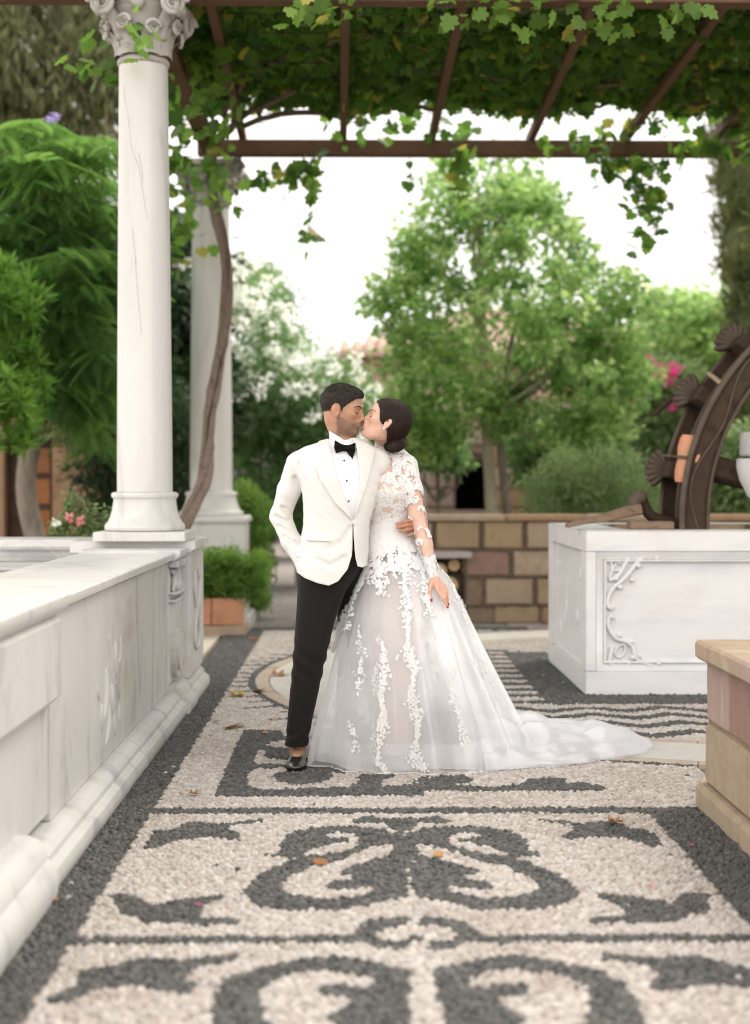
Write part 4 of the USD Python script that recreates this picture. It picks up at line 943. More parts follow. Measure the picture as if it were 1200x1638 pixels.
# --- bright bush at the far left
t = thing('bright_bush', 'bright yellow-green leafy bush at the far left edge behind the basin', 'bush')
c4 = fill([(-90, 420), (0, 400), (40, 430), (62, 470), (48, 540), (58, 600), (40, 700), (10, 760), (-90, 700)], 11.6, .5, 170, .34, 2.2, 13)
(ms, ti) = clumps(c4, 34, .035, .150, T_narrow, .3, -.35); obj('foliage', ms, 'bright_leaf', t, smooth=False, tint=ti)
obj('stem', tube([V(-20, 900, 11.7) * [1, 1, 0], V(-15, 600, 11.7)], .035, 8), 'bark_grey', t)
# --- conifer above left, cypress right, other trees
t = thing('conifer_tree', 'tall brownish-green conifer with hanging twigs filling the upper left corner', 'tree')
c5 = np.vstack([fill([(-260, -160), (330, -160), (300, 120), (196, 225), (130, 220), (60, 225), (-60, 240), (-260, 210)], 21, 1.6, 640, .38, 1.1, 17)])
N5 = len(c5) * 46; cc = np.repeat(c5, 46, 0) + R.normal(0, 1, (N5, 3)) * np.array([.20, .20, .34])
(ms, ti) = leaves(T_narrow, cc, R.normal(0, .35, (N5, 3)) + np.array([0, 0, -.9]), R.normal(0, 1, (N5, 3)), R.uniform(.16, .30, N5), np.repeat(R.random(len(c5)), 46) * .6 + R.random(N5) * .4)
obj('crown', ms, 'conifer_leaf', t, smooth=False, tint=ti)
tk = [V(120, 870, 21) * [1, 1, 0], V(110, 400, 21), V(95, 120, 21), V(90, -150, 21)]
obj('trunk', tube(spline(tk, 16), np.linspace(.26, .10, 16), 10), 'bark_grey', t, smooth=True)
for k in range(22): limbs(spline(tk, 16)[9 + k % 6], [c5[k * 30]], .06, 'bark_grey', t, bend=.3)
t = thing('cypress_tree', 'olive-green clipped cypress rising behind the water wheel', 'tree')
zz = np.linspace(1.2, 9.5, 14)
ci = []
rr = np.random.default_rng(23)
while len(ci) < 900:
    z = rr.uniform(1.2, 9.0); a = rr.uniform(0, 2 * PI); q = np.interp(z, [1.2, 3.6, 4.6, 6, 8, 9.2], [.9, .92, .98, 1.05, .95, .3])
    r = q * rr.uniform(.72, 1.0); xc = np.interp(z, [1, 3.6, 4.6, 6, 9], [6.1, 6.12, 6.05, 6.0, 6.0]); ci.append((xc + r * math.cos(a), 20 + r * math.sin(a), z))
ci = np.array(ci); N6 = len(ci) * 40; cc = np.repeat(ci, 40, 0) + R.normal(0, .085, (N6, 3))
(ms, ti) = leaves(T_narrow, cc, R.normal(0, .5, (N6, 3)) + np.array([0, 0, .7]), R.normal(0, 1, (N6, 3)), R.uniform(.12, .22, N6), np.repeat(rr.random(len(ci)), 40) * .5 + R.random(N6) * .5)
obj('crown', ms, 'cypress_leaf', t, smooth=False, tint=ti); cz = np.linspace(1.3, 9.0, 30); obj('inner_twigs', lathe(np.column_stack([.86 * np.interp(cz, [1.2, 3.6, 4.6, 6, 8, 9.2], [.9, .92, .98, 1.05, .95, .3]) * (1 + .05 * np.sin(cz * 7)), cz]), 40, 6.05, 20), 'dark_twigs', t, smooth=True); obj('trunk', tube([(6.05, 20, 0), (6.05, 20, 8.2)], [.2, .05], 10), 'bark_grey', t)
def plant(name, label, cat, outl, Y, thick, n, per, rad, size, T, m, seed, gap=.34, stem='bark_grey', up=.6, droop=.2, part='foliage', sx=None):
    t = thing(name, label, cat); c = fill(outl, Y, thick, n, gap, 1.3, seed)
    (ms, ti) = clumps(c, per, rad, size, T, up, droop); obj(part, ms, m, t, smooth=False, tint=ti)
    x = np.mean(outl, 0)[0] if sx is None else sx
    b = V(x, 860, Y) * [1, 1, 0]; top = c.mean(0) * [0, 0, 1] + b
    obj('trunk' if cat == 'tree' else 'stem', tube(spline([b, b * .5 + top * .5 + [.03, 0, 0], top], 8), np.linspace(.09 if cat == 'tree' else .03, .03, 8), 8), stem, t, smooth=True)
    for k in range(6): limbs(top * .6 + b * .4, [c[k * (n // 7)]], .02, stem, t)
    return t, c
plant('tree', 'pale yellow-green tree behind the water wheel beside the cypress', 'tree', [(1020, 500), (1060, 475), (1120, 478), (1165, 505), (1185, 560), (1185, 640), (1080, 620), (1025, 590)], 27, 1.5, 170, 50, .42, .17, T_quad, 'plane_leaf', 31, .36)
t, c = plant('bougainvillea', 'green climber with bright pink flowers between the tree and the wheel', 'bush', [(1005, 590), (1060, 575), (1110, 600), (1130, 700), (1110, 760), (1000, 740)], 19, .7, 110, 46, .28, .12, T_quad, 'olive_leaf', 33)
pf = np.array([V(x, y, 18.1) for x, y in ((1036, 575), (1040, 580), (1055, 590), (1065, 598), (1072, 604), (1062, 610), (1082, 588), (1014, 615), (1022, 628), (1012, 637), (1080, 650), (1028, 584), (1070, 596), (1048, 600))])
(ms, ti) = clumps(pf, 40, .075, .06, T_quad); obj('pink_blossom', ms, 'pink_petal', t, smooth=False, tint=ti)
plant('olive_shrub', 'grey-green narrow-leaved shrub behind the wall and the tapered timber', 'shrub', [(850, 770), (880, 730), (950, 720), (1010, 735), (1060, 760), (1070, 850), (850, 850)], 15.2, .5, 170, 60, .17, .085, T_narrow, 'olive_leaf', 35, .3)
plant('shrub', 'green shrub seen through the lower arc of the water wheel', 'shrub', [(1140, 720), (1180, 690), (1260, 700), (1260, 850), (1140, 850)], 15.5, .6, 120, 55, .2, .10, T_simple, 'olive_leaf', 37, .3)
plant('shrub', 'dark leafy shrub behind the bride below the twin-trunk tree', 'shrub', [(640, 680), (720, 690), (745, 720), (735, 760), (700, 740), (645, 740)], 19.6, .4, 60, 50, .2, .1, T_simple, 'oleander_leaf', 39, .3)
plant('shrub', 'dark green bush against the pink wall right of the tree trunks', 'shrub', [(820, 690), (880, 680), (960, 690), (1000, 720), (980, 800), (900, 780), (830, 760)], 18.6, .5, 120, 55, .24, .12, T_simple, 'oleander_leaf', 41, .32)
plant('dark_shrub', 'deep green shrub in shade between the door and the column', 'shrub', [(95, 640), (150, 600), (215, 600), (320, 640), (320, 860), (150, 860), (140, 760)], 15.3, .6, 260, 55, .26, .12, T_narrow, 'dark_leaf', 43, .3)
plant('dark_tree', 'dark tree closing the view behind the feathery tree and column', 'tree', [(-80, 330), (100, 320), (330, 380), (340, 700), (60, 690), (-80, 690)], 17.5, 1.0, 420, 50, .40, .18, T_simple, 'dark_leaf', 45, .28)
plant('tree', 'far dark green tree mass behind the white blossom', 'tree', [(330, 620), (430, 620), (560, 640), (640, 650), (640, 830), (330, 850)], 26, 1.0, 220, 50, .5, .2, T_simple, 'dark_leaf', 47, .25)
plant('hedge', 'tall clipped box hedge standing behind the planter along the path', 'hedge', [(355, 790), (400, 772), (425, 800), (432, 900), (422, 975), (360, 975)], 14.3, .30, 150, 90, .10, .038, T_quad, 'box_leaf', 49, .05, part='foliage')
# --- box in the planter
t = thing('boxwood', 'rounded light green box shrub growing in the terracotta planter', 'shrub')
cb = []
rr = np.random.default_rng(51)
while len(cb) < 240:
    p = rr.uniform(-1, 1, 3)
    if np.linalg.norm(np.abs(p) ** 3) < 1: cb.append(np.array([-1.15, 12.98, .52]) + p * np.array([.33, .20, .20]))
(ms, ti) = clumps(np.array(cb), 80, .075, .030, T_quad, .6, 0, flat=1)
obj('foliage', ms, 'box_leaf', t, smooth=False, tint=ti); obj('stem', tube([(-1.17, 13.0, .28), (-1.17, 13.0, .5)], .02, 6), 'bark_grey', t)
# --- climbing rose behind the basin
t = thing('rose_bush', 'thin rose with a few pink blooms growing behind the basin', 'plant')
stems = [[(116, 905), (110, 840), (112, 785)], [(150, 900), (146, 850), (142, 812)], [(165, 900), (168, 850), (172, 815)], [(92, 900), (90, 850), (93, 832)], [(125, 900), (128, 860), (130, 828)], [(105, 900), (104, 850), (120, 800)]]
cl = []
for s in stems:
    p = spline([V(x, y, 10.4) for x, y in s], 14); obj('stem', tube(p, .006, 5), 'stem_green', t, smooth=True); cl += list(p[4:])
(ms, ti) = clumps(np.array(cl), 12, .05, .045, T_simple); obj('foliage', ms, 'olive_leaf', t, smooth=False, tint=ti)
for x, y in ((111, 828), (129, 833), (90, 836)):
    (ms, ti) = clumps(np.array([V(x, y, 10.33)]), 40, .022, .035, T_quad); obj('rose_bloom', ms, 'rose_petal' if x != 90 else 'white_petal', t, smooth=False, tint=ti)

# ---------------------------------------------------------------- buildings far behind
mat('pink_plaster', [(.44, .27, .22), (.52, .34, .28)], 1.5, .9, .3, 20); mat('dark_wood', [(.05, .03, .02), (.085, .05, .03)], 5, .8, .3, 40)
mat('amber_pane', [(.26, .085, .02), (.36, .14, .04)], 6, .35)
hs = thing('far_house', 'pink plastered house with a low terracotta tiled roof far behind the couple', 'house')
hx0, hx1, hy0, hy1, hz = -.15, 7.2, 31, 39, 4.05
obj('wall', cbox(hx0, hx1, hy0, hy1, 0, hz, .01), 'pink_plaster', hs)
for k in range(3): w = obj('window', cbox(1.2 + 1.9 * k, 2.0 + 1.9 * k, hy0 - .03, hy0 + .05, 1.6, 3.0, .01), 'dark_inside', hs); obj('shutter', cbox(1.1 + 1.9 * k, 1.18 + 1.9 * k, hy0 - .06, hy0 - .032, 1.55, 3.05, .01), 'dark_wood', w)
apex = np.array([(hx0 + hx1) / 2, (hy0 + hy1) / 2, hz + 1.5])
ev = .5
cor = [np.array([hx0 - ev, hy0 - ev, hz]), np.array([hx1 + ev, hy0 - ev, hz]), np.array([hx1 + ev, hy1 + ev, hz]), np.array([hx0 - ev, hy1 + ev, hz])]
rdg = [np.array([hx0 + 3.2, (hy0 + hy1) / 2, hz + 1.55]), np.array([hx1 - 3.2, (hy0 + hy1) / 2, hz + 1.55])]
rv = np.array(cor + rdg); rf = np.array([[0, 1, 5], [0, 5, 4], [1, 2, 5], [2, 3, 4], [2, 4, 5], [3, 0, 4], [0, 2, 1], [0, 3, 2]])
roof = obj('roof', (rv, rf), 'roof_tile', hs, smooth=False)
tp = proto(tube([(0, 0, 0), (0, .46, 0)], [.11, .095], 8), 'roof_tile', smooth=True)
cnt = 0
for face, (o, ux, L) in enumerate(((cor[0], np.array([1.0, 0, 0]), hx1 - hx0 + 2 * ev), (cor[3], np.array([0, -1.0, 0]), hy1 - hy0 + 2 * ev))):
    inw = np.array([0, 1.0, 0]) if face == 0 else np.array([1.0, 0, 0])
    run = (hy1 - hy0) / 2 + ev if face == 0 else 3.2 + ev
    sl_ = np.array([0, 0, 1.55 / run]); d = (inw + sl_); dn = d / np.linalg.norm(d); nn = np.cross(ux, dn); nn = nn if nn[2] > 0 else -nn
    for i in range(int(L / .27)):
        x = .135 + i * .27
        for j in range(int(run / .42)):
            y = .03 + j * .42; lim = min(x, L - x) * (run / (3.2 + ev) if face == 0 else (run / ((hy1 - hy0) / 2 + ev)))
            if y > lim or cnt > 290: continue
            m4 = np.eye(4); m4[:3, :3] = np.stack([ux, dn, nn], 1); m4[:3, 3] = o + ux * x + d * y + nn * .03
            copy('tile', tp, m4, roof); cnt += 1
rn = thing('stone_house', 'old block-built house with a dark doorway behind the twin-trunk tree', 'house')
YH = 21.0
z = 0; k = 0
rr = np.random.default_rng(61)
for r_, h in enumerate((.36, .30, .34, .28, .33, .30, .34, .30)):
    x = 1.02 - (r_ % 2) * .0
    while x < 6.4:
        w = rr.uniform(.42, .75)
        a, b = x, x + w
        if z < 1.75 and a < 1.90 and b > 1.46:
            if a < 1.40: b = 1.45
            else: x = 1.90; continue
        obj('stone', rough_block(a, b - .02, YH, YH + .3, z, z + h - .02, .008, .02, k, 1), ('rose_stone', 'ochre_stone', 'sandstone', 'rose_stone')[int(rr.integers(4))], rn); k += 1
        x = b if b > x else x + w
    z += h
obj('mortar_core', [cbox(1.03, 1.45, YH + .03, YH + .28, 0, z, .004), cbox(1.91, 6.4, YH + .03, YH + .28, 0, z, .004), cbox(1.45, 1.91, YH + .03, YH + .28, 1.78, z, .004)], 'lime_joint', rn)
obj('lintel', rough_block(1.36, 2.0, YH - .04, YH + .28, 1.66, 1.80, .006, .01, 5), 'dark_wood', rn)
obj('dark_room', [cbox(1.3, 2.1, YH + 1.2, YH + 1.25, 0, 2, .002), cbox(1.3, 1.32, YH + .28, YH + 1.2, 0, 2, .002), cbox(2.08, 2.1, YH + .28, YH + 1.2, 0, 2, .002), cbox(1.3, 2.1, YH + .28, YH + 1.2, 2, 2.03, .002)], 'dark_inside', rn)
obj('threshold', rough_block(1.40, 2.0, YH - .2, YH, .88, .96, .01, .01, 6), 'rose_stone', rn)
obj('side_wall', cbox(1.02, 1.30, YH + .302, YH + 4, 0, z - .02, .01), 'rose_stone', rn)
dh = thing('shaded_building', 'dark stone building with amber-paned door in deep shade at the left', 'building')
YD = 16.6
obj('wall', [cbox(-7.5, -4.05, YD, YD + .4, 0, 2.3, .01), cbox(-3.50, -2.95, YD, YD + .4, 0, 1.96, .01), cbox(-4.05, -2.3, YD, YD + .4, 1.97, 2.3, .01), cbox(-2.55, -2.3, YD, YD + .4, 0, 1.96, .01)], 'ochre_stone', dh)
obj('string_course', cbox(-7.5, -2.3, YD - .05, YD, 1.86, 1.92, .01), 'golden_stone', dh)
dr = obj('door', cbox(-4.04, -3.51, YD + .18, YD + .24, .0, 1.95, .01), 'dark_wood', dh)
for k in range(3): obj('pane', cbox(-3.74, -3.56, YD + .165, YD + .178, .75 + k * .36, 1.04 + k * .36, .006), 'amber_pane', dr)
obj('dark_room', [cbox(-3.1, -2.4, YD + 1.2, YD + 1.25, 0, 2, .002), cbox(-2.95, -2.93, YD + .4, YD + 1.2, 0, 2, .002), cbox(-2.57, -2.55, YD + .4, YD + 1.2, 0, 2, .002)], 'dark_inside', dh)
obj('roof', cbox(-7.7, -2.25, YD - .2, YD + 4, 2.31, 2.42, .02), 'roof_tile', dh)

# ---------------------------------------------------------------- the grape vine
vn = thing('grape_vine', 'old grape vine with twisting trunk climbing the far column and roofing the pergola', 'vine')
tp = [(-1.62, 10.5, -.02), (-1.60, 10.52, .5), V(296, 838, 10.7), V(308, 812, 10.9), V(324, 775, 11.2), V(332, 730, 11.5), V(335, 690, 11.7), V(341, 630, 12.0), V(350, 575, 12.2), V(360, 525, 12.4), V(363, 470, 12.55), V(360, 410, 12.65), V(350, 360, 12.75), V(342, 315, 12.85), V(338, 270, 12.9), V(340, 235, 12.9)]
sp = spline(tp, 90)
def strand(off, r, tw, ph):
    t_ = np.linspace(0, 1, len(sp)); a = t_ * tw + ph
    tan = np.gradient(sp, axis=0); tan /= np.linalg.norm(tan, axis=1, keepdims=True)
    u = np.cross(tan, [0, 1, 0]); u /= np.linalg.norm(u, axis=1, keepdims=True); w = np.cross(tan, u)
    q = sp + off * (np.cos(a)[:, None] * u + np.sin(a)[:, None] * w)
    v, f = tube(q, r * (1 - .25 * t_) * (1 + .14 * np.sin(t_ * 37 + ph * 3)), 16)
    v = v + .020 * (meshkit.fbm(v * np.array([26, 26, 6]), 3, int(ph * 7)) - .5)[:, None] * np.array([1, 1, 0])
    return v, f
for k, (o, r, ph) in enumerate(((.020, .042, 0.3), (.032, .033, 2.3), (.034, .027, 4.3))): obj('trunk', strand(o, r, 9.0, ph), 'bark_vine', vn, smooth=True)
for pts in ([(-1.2, 12.9, 4.45), (-.6, 12.2, 4.62), (.4, 11.6, 4.66), (1.6, 11.8, 4.64), (3.0, 11.2, 4.66)], [(-1.2, 12.9, 4.45), (-.9, 11.8, 4.64), (-.2, 10.8, 4.66), (.9, 10.2, 4.65), (2.4, 9.9, 4.66)], [(-1.2, 12.9, 4.5), (-.5, 12.7, 4.6), (.8, 12.6, 4.64), (2.0, 12.5, 4.63), (3.4, 12.4, 4.66)], [(-.9, 11.8, 4.64), (-1.0, 10.6, 4.68), (-.6, 9.6, 4.66)]):
    p = spline(pts, 40) + R.normal(0, .012, (40, 3)); obj('cane', tube(p, np.linspace(.028, .012, 40), 7), 'bark_vine', vn, smooth=True)
# canopy on the trellis
NC = 30000
x = R.uniform(-1.7, 6.6, NC); y = R.uniform(8.9, 13.05, NC)
zb = 4.66 + .16 * (meshkit.fbm(np.stack([x * 1.3, y * 1.3, 0 * x], 1), 3, 71) - .5)
zz = zb + R.exponential(.13, NC) - .05 * (R.random(NC) < .2)
den = meshkit.fbm(np.stack([x * .9, y * .9, 0 * x], 1), 3, 73)
edge = np.clip((12.95 - y) / .55 + .6 * (meshkit.noise(np.stack([x * 2.2, 0 * x, 0 * x], 1), 5) - .5), 0, 1)
ok = (den > .22) & (R.random(NC) < edge)
pos = np.stack([x, y, zz], 1)[ok]
# leaves that hang about: strands over the rear beam, up the far column, at the near capital
def strand_leaves(pts, Y, n, spread, dy=.12):
    q = spline([V(a, b, Y) for a, b in pts], 40); i = R.integers(0, 40, n)
    return q[i] + R.normal(0, 1, (n, 3)) * np.array([spread, dy, spread * .8]), q
hang, canes = [], []
for pts, Y, n, s in (([(505, 240), (500, 300), (497, 345), (494, 395)], 13.1, 34, .035), ([(500, 262), (465, 272), (430, 285), (398, 292)], 13.15, 30, .04), ([(490, 255), (480, 280), (470, 300)], 13.1, 22, .06),
                     ([(735, 225), (738, 270), (742, 300), (730, 330)], 13.15, 46, .05), ([(655, 250), (657, 300)], 13.15, 5, .02),
                     ([(965, 240), (1000, 275), (1030, 320), (1045, 360), (1030, 395)], 13.1, 95, .075), ([(1020, 260), (1045, 300), (1048, 345)], 13.1, 40, .06), ([(960, 250), (968, 290)], 13.1, 16, .04),
                     ([(1080, 225), (1130, 240), (1180, 235), (1230, 240)], 12.95, 70, .07), ([(870, 240), (960, 215), (1080, 205)], 12.9, 45, .07), ([(540, 215), (640, 205), (760, 205)], 12.9, 30, .06),
                     ([(345, 190), (352, 240), (345, 285), (352, 330)], 12.7, 34, .07), ([(290, 160), (288, 230), (284, 300), (288, 370), (283, 440)], 12.2, 70, .055), ([(335, 20), (330, 110), (345, 200)], 10.6, 120, .14),
                     ([(160, 60), (150, 95), (135, 110), (190, 130), (200, 160)], 9.6, 22, .045), ([(210, 20), (222, 50), (215, 85)], 8.6, 12, .03), ([(700, 5), (960, 12), (1100, 30)], 9.0, 90, .10), ([(470, 10), (530, 20), (560, 5)], 8.95, 26, .08), ([(1150, 100), (1190, 160), (1215, 200)], 11.5, 50, .10), ([(310, 260), (300, 320), (320, 400)], 12.9, 20, .06), ([(360, 330), (385, 345)], 12.9, 4, .03)):
    h, q = strand_leaves(pts, Y, n, s); hang.append(h); canes.append(q)
for q in canes[:9]: obj('shoot', tube(q, .004, 5), 'stem_green', vn, smooth=True)
hang = np.vstack(hang)
def orient(n, down=.5): return R.normal(0, .6, (n, 3)) + np.array([0, 0, -down]), R.normal(0, .55, (n, 3)) + np.array([0, -.45, .65])
big = [(p, 1) for p in hang]
# 300 leaves picked out singly: those that hang in the open
pick = np.argsort(np.where(hang[:, 1] > 9.5, 0, -1) + R.random(len(hang)) * .5 + .4 * (hang[:, 2] > 4.5))[:300]
vpro = []
for k in range(5):
    T_ = (T_vine[0] + np.column_stack([0 * T_vine[0][:, 0], 0 * T_vine[0][:, 0], .06 * np.sin(T_vine[0][:, 0] * 4 + k) * T_vine[0][:, 1]]), T_vine[1])
    vpro.append(proto(T_, 'vine_leaf', smooth=True, tint=np.full(len(T_[0]), (.40, .58, .68, .78, .97)[k])))
ff, nn_ = orient(len(hang))
for i in pick:
    F = ff[i] / np.linalg.norm(ff[i]); Yv = np.cross(nn_[i], F); Yv /= np.linalg.norm(Yv); s = R.uniform(.055, .115)
    m4 = np.eye(4); m4[:3, :3] = np.stack([F, Yv, np.cross(F, Yv)], 1) * s; m4[:3, 3] = hang[i]
    copy('vine_leaf', vpro[int(R.choice(5, p=[.25, .3, .25, .14, .06]))], m4, vn)
rest_ = np.setdiff1d(np.arange(len(hang)), pick)
pos = np.vstack([pos, hang[rest_]]); n = len(pos); f_, n_ = orient(n, .25)
tt = np.clip(R.normal(.34, .2, n), 0, .78); tt[R.random(n) < .05] = .97
(ms, ti) = leaves(T_vine, pos, f_, n_, R.uniform(.075, .15, n), tt)
obj('foliage', ms, 'vine_leaf', vn, smooth=False, tint=ti, kind='stuff')
# ---------------------------------------------------------------- fallen leaves, petals, straws
fl = [((384, 1112), .10, .95, 'curled yellow and brown leaf on the white pebbles beside the dark band'), ((345, 1153), .06, .2, 'small brown leaf beside the long fallen leaf'), ((374, 1163), .15, .35, 'long orange-brown leaf lying by the corner of the dark panel'), ((313, 1270), .045, .15, 'tiny rust leaf on the white strip near the basin'), ((513, 1380), .075, .55, 'orange leaf on the left scroll of the mosaic'), ((701, 1367), .06, .85, 'pale amber leaf on the right scroll of the mosaic'),
      ((990, 1315), .07, .45, 'light brown leaf on the dark leaf pattern at the right'), ((82, 1438), .07, .6, 'blurred orange leaf against the basin foot'), ((416, 1105), .13, .4, 'long brown leaf lying on the paving ring border'), ((450, 1080), .11, .5, 'orange leaf on the slab of the paving ring behind the groom'), ((405, 1022), .10, .6, 'pale orange leaf by the planter on the dark band'), ((424, 1172), .05, .7, 'small ochre leaf on the dark panel near the trousers'), ((826, 993), .10, .5, 'brown leaf at the foot of the stone wall'), ((796, 1047), .06, .55, 'small orange leaf on the pavement behind the gown')]
for k, ((x, y), s, tn, lab) in enumerate(fl):
    p = G(x, y, .014); T_ = T_simple if k % 3 else T_star
    v = T_[0] - np.array([.5, 0, 0]); v[:, 2] = .9 * v[:, 1] ** 2 + .25 * np.abs(v[:, 0]) ** 2
    obj('fallen_leaf', xf((v, T_[1]), p, rotm((0, 0, 1), k * 2.1) @ rotm((1, 0, 0), .3 * math.sin(k)), s * 1.25), 'dead_leaf', None, lab, 'leaf', 'fallen leaves on the pavement', smooth=True, tint=np.full(len(v), tn))
for k, ((x, y), lab) in enumerate((((318, 1446), 'red petal on the dark leaf pattern at the lower left'), ((1043, 1416), 'pink petal on the dark leaf pattern at the lower right'), ((1106, 1351), 'pink petal on the dark band near the sandstone pedestal'))):
    obj('petal', xf((T_quad[0] - [.5, 0, 0], T_quad[1]), G(x, y, .016), rotm((0, 0, 1), k), .035), 'pink_petal', None, lab, 'petal', 'fallen petals on the pavement', tint=np.full(4, .3 + .3 * k))
# ---------------------------------------------------------------- the couple
def skin_mat(name, sss=.12):
    n = {'at': ('attribute', {'attribute': 'col'}), 'geo': ('geometry', {}), 'n': ('noise_texture', {'scale': 160.0, 'detail': 3.0}), 'b': ('bump', {'strength': .10, 'distance': .001}),
         'n2': ('noise_texture', {'scale': 38.0, 'detail': 3.0}), 'r2': ('rgb_ramp', {'ramp': [(.3, (.88, .86, .86)), (.7, (1.06, 1.04, 1.03))]}), 'mul': ('mix_color', {'blend_type': 'multiply', 'fac': 1.0}),
         'p': ('principled_bsdf', {'roughness': .48, 'specular_ior_level': .35, 'subsurface_weight': sss, 'subsurface_scale': .006, 'subsurface_radius': (1, .35, .2)})}
    M[name] = usdkit.material(stage, '/World/Looks/' + name, n, [('geo.position', 'n.vector'), ('n.fac', 'b.height'), ('b.normal', 'p.normal'), ('geo.position', 'n2.vector'), ('n2.fac', 'r2.fac'), ('at.color', 'mul.a'), ('r2.color', 'mul.b'), ('mul.result', 'p.base_color')], surface='p.BSDF')
skin_mat('skin')
def cloth_mat(name, c, rough=.85, weave=900.0, bump=.15, sheen=.25, var=.06, spec=.2):
    c = np.array(c)
    n = {'geo': ('geometry', {}), 'n': ('noise_texture', {'scale': weave, 'detail': 2.0}), 'n2': ('noise_texture', {'scale': 5.0, 'detail': 4.0}),
         'r': ('rgb_ramp', {'ramp': [(.3, tuple(c * (1 - var))), (.7, tuple(np.minimum(c * (1 + var), .86)))]}), 'b': ('bump', {'strength': bump, 'distance': .0012}),
         'p': ('principled_bsdf', {'roughness': rough, 'sheen_weight': sheen, 'specular_ior_level': spec})}
    M[name] = usdkit.material(stage, '/World/Looks/' + name, n, [('geo.position', 'n.vector'), ('n.fac', 'b.height'), ('b.normal', 'p.normal'), ('geo.position', 'n2.vector'), ('n2.fac', 'r.fac'), ('r.color', 'p.base_color')], surface='p.BSDF')
cloth_mat('ivory_jacket', (.715, .695, .66)); cloth_mat('white_shirt', (.78, .79, .82), bump=.05); cloth_mat('black_wool', (.012, .010, .009), .8, sheen=.05, spec=.15); cloth_mat('black_velvet', (.008, .007, .007), .9, sheen=.02, spec=.1)
cloth_mat('nude_lining', (.60, .47, .40), bump=.05); cloth_mat('lace', (.75, .74, .73), .75, 600, .2, .2, .03); cloth_mat('ivory_facing', (.685, .66, .62))
cloth_mat('slip_cloth', (.62, .50, .44), bump=.05)
mat('patent_leather', [(.008, .007, .007), (.014, .012, .011)], 6, .12, spec=.7, coat=.6)
mat('stud', [(.02, .015, .015), (.03, .02, .02)], 5, .25); mat('pearl', [(.75, .73, .70), (.80, .78, .76)], 5, .15); mat('red_nail', [(.42, .015, .03), (.48, .02, .04)], 5, .2); mat('white_button', [(.70, .66, .58), (.76, .72, .64)], 5, .3)
def hair_mat(name, c1, c2, rough, sc):
    n = {'geo': ('geometry', {}), 'map': ('mapping', {'scale': sc}), 'n': ('noise_texture', {'scale': 60.0, 'detail': 5.0, 'roughness': .7}), 'r': ('rgb_ramp', {'ramp': [(.3, c1), (.7, c2)]}), 'b': ('bump', {'strength': .55, 'distance': .0025}),
         'p': ('principled_bsdf', {'roughness': rough, 'specular_ior_level': .28})}
    M[name] = usdkit.material(stage, '/World/Looks/' + name, n, [('geo.position', 'map.vector'), ('map.vector', 'n.vector'), ('n.fac', 'r.fac'), ('r.color', 'p.base_color'), ('n.fac', 'b.height'), ('b.normal', 'p.normal')], surface='p.BSDF')
hair_mat('short_hair', (.007, .005, .0035), (.030, .021, .014), .55, (4, 4, 1.6)); hair_mat('sleek_hair', (.009, .005, .0035), (.034, .018, .012), .34, (1.4, 3.5, 5)); hair_mat('brow_hair', (.02, .013, .009), (.05, .035, .025), .7, (1, 1, 1))

YG, YB = 6.90, 7.0
def J(px, py, dy=0.0, r=None, Y=YG):
    p = V(px, py, Y + dy); return p if r is None else np.r_[p, r]
def JB(px, py, dy=0.0, r=None): return J(px, py, dy, r, YB)
PXM = 6.9 / 2300
def s_px(p, poly):                               # distance (m) to an outline drawn square on to the view of the couple, at their depth
    q = proj(p); return s_poly(q[:, 0], q[:, 1], poly) * PXM
class Loft:
    def __init__(s, st, Y, e=2.3):
        st = sorted(st, key=lambda q: -q[0])
        s.z = np.array([V(q[1], q[0], Y)[2] for q in st]); s.l = np.array([V(q[1], q[0], Y + q[3])[0] for q in st]); s.r = np.array([V(q[2], q[0], Y + q[3])[0] for q in st])
        s.y = np.array([Y + q[3] for q in st]); s.b = np.array([q[4] for q in st]); s.e = e
        from scipy.interpolate import PchipInterpolator as PI_
        s.f = [PI_(s.z, a, extrapolate=False) for a in (s.l, s.r, s.y, s.b)]
    def at(s, z):
        zc = np.clip(z, s.z[0], s.z[-1]); return [f(zc) for f in s.f]
    def __call__(s, p):
        l, r, y, b = s.at(p[:, 2]); a = (r - l) / 2
        k = (np.abs((p[:, 0] - (l + r) / 2) / a) ** s.e + np.abs((p[:, 1] - y) / b) ** s.e) ** (1 / s.e)
        d = (k - 1) * np.minimum(a, b) * .9
        return np.maximum(d, np.maximum(s.z[0] - p[:, 2], p[:, 2] - s.z[-1]))
def head_frame(c, yaw, pitch, roll=0.0, mirror=False):
    f = np.array([math.cos(yaw) * math.cos(pitch), math.sin(yaw) * math.cos(pitch), math.sin(pitch)])
    l = np.cross([0, 0, 1], f); l /= np.linalg.norm(l); u = np.cross(f, l)
    if roll: l, u = l * math.cos(roll) + u * math.sin(roll), u * math.cos(roll) - l * math.sin(roll)
    return np.asarray(c, float), np.stack([f, l, u], 1)
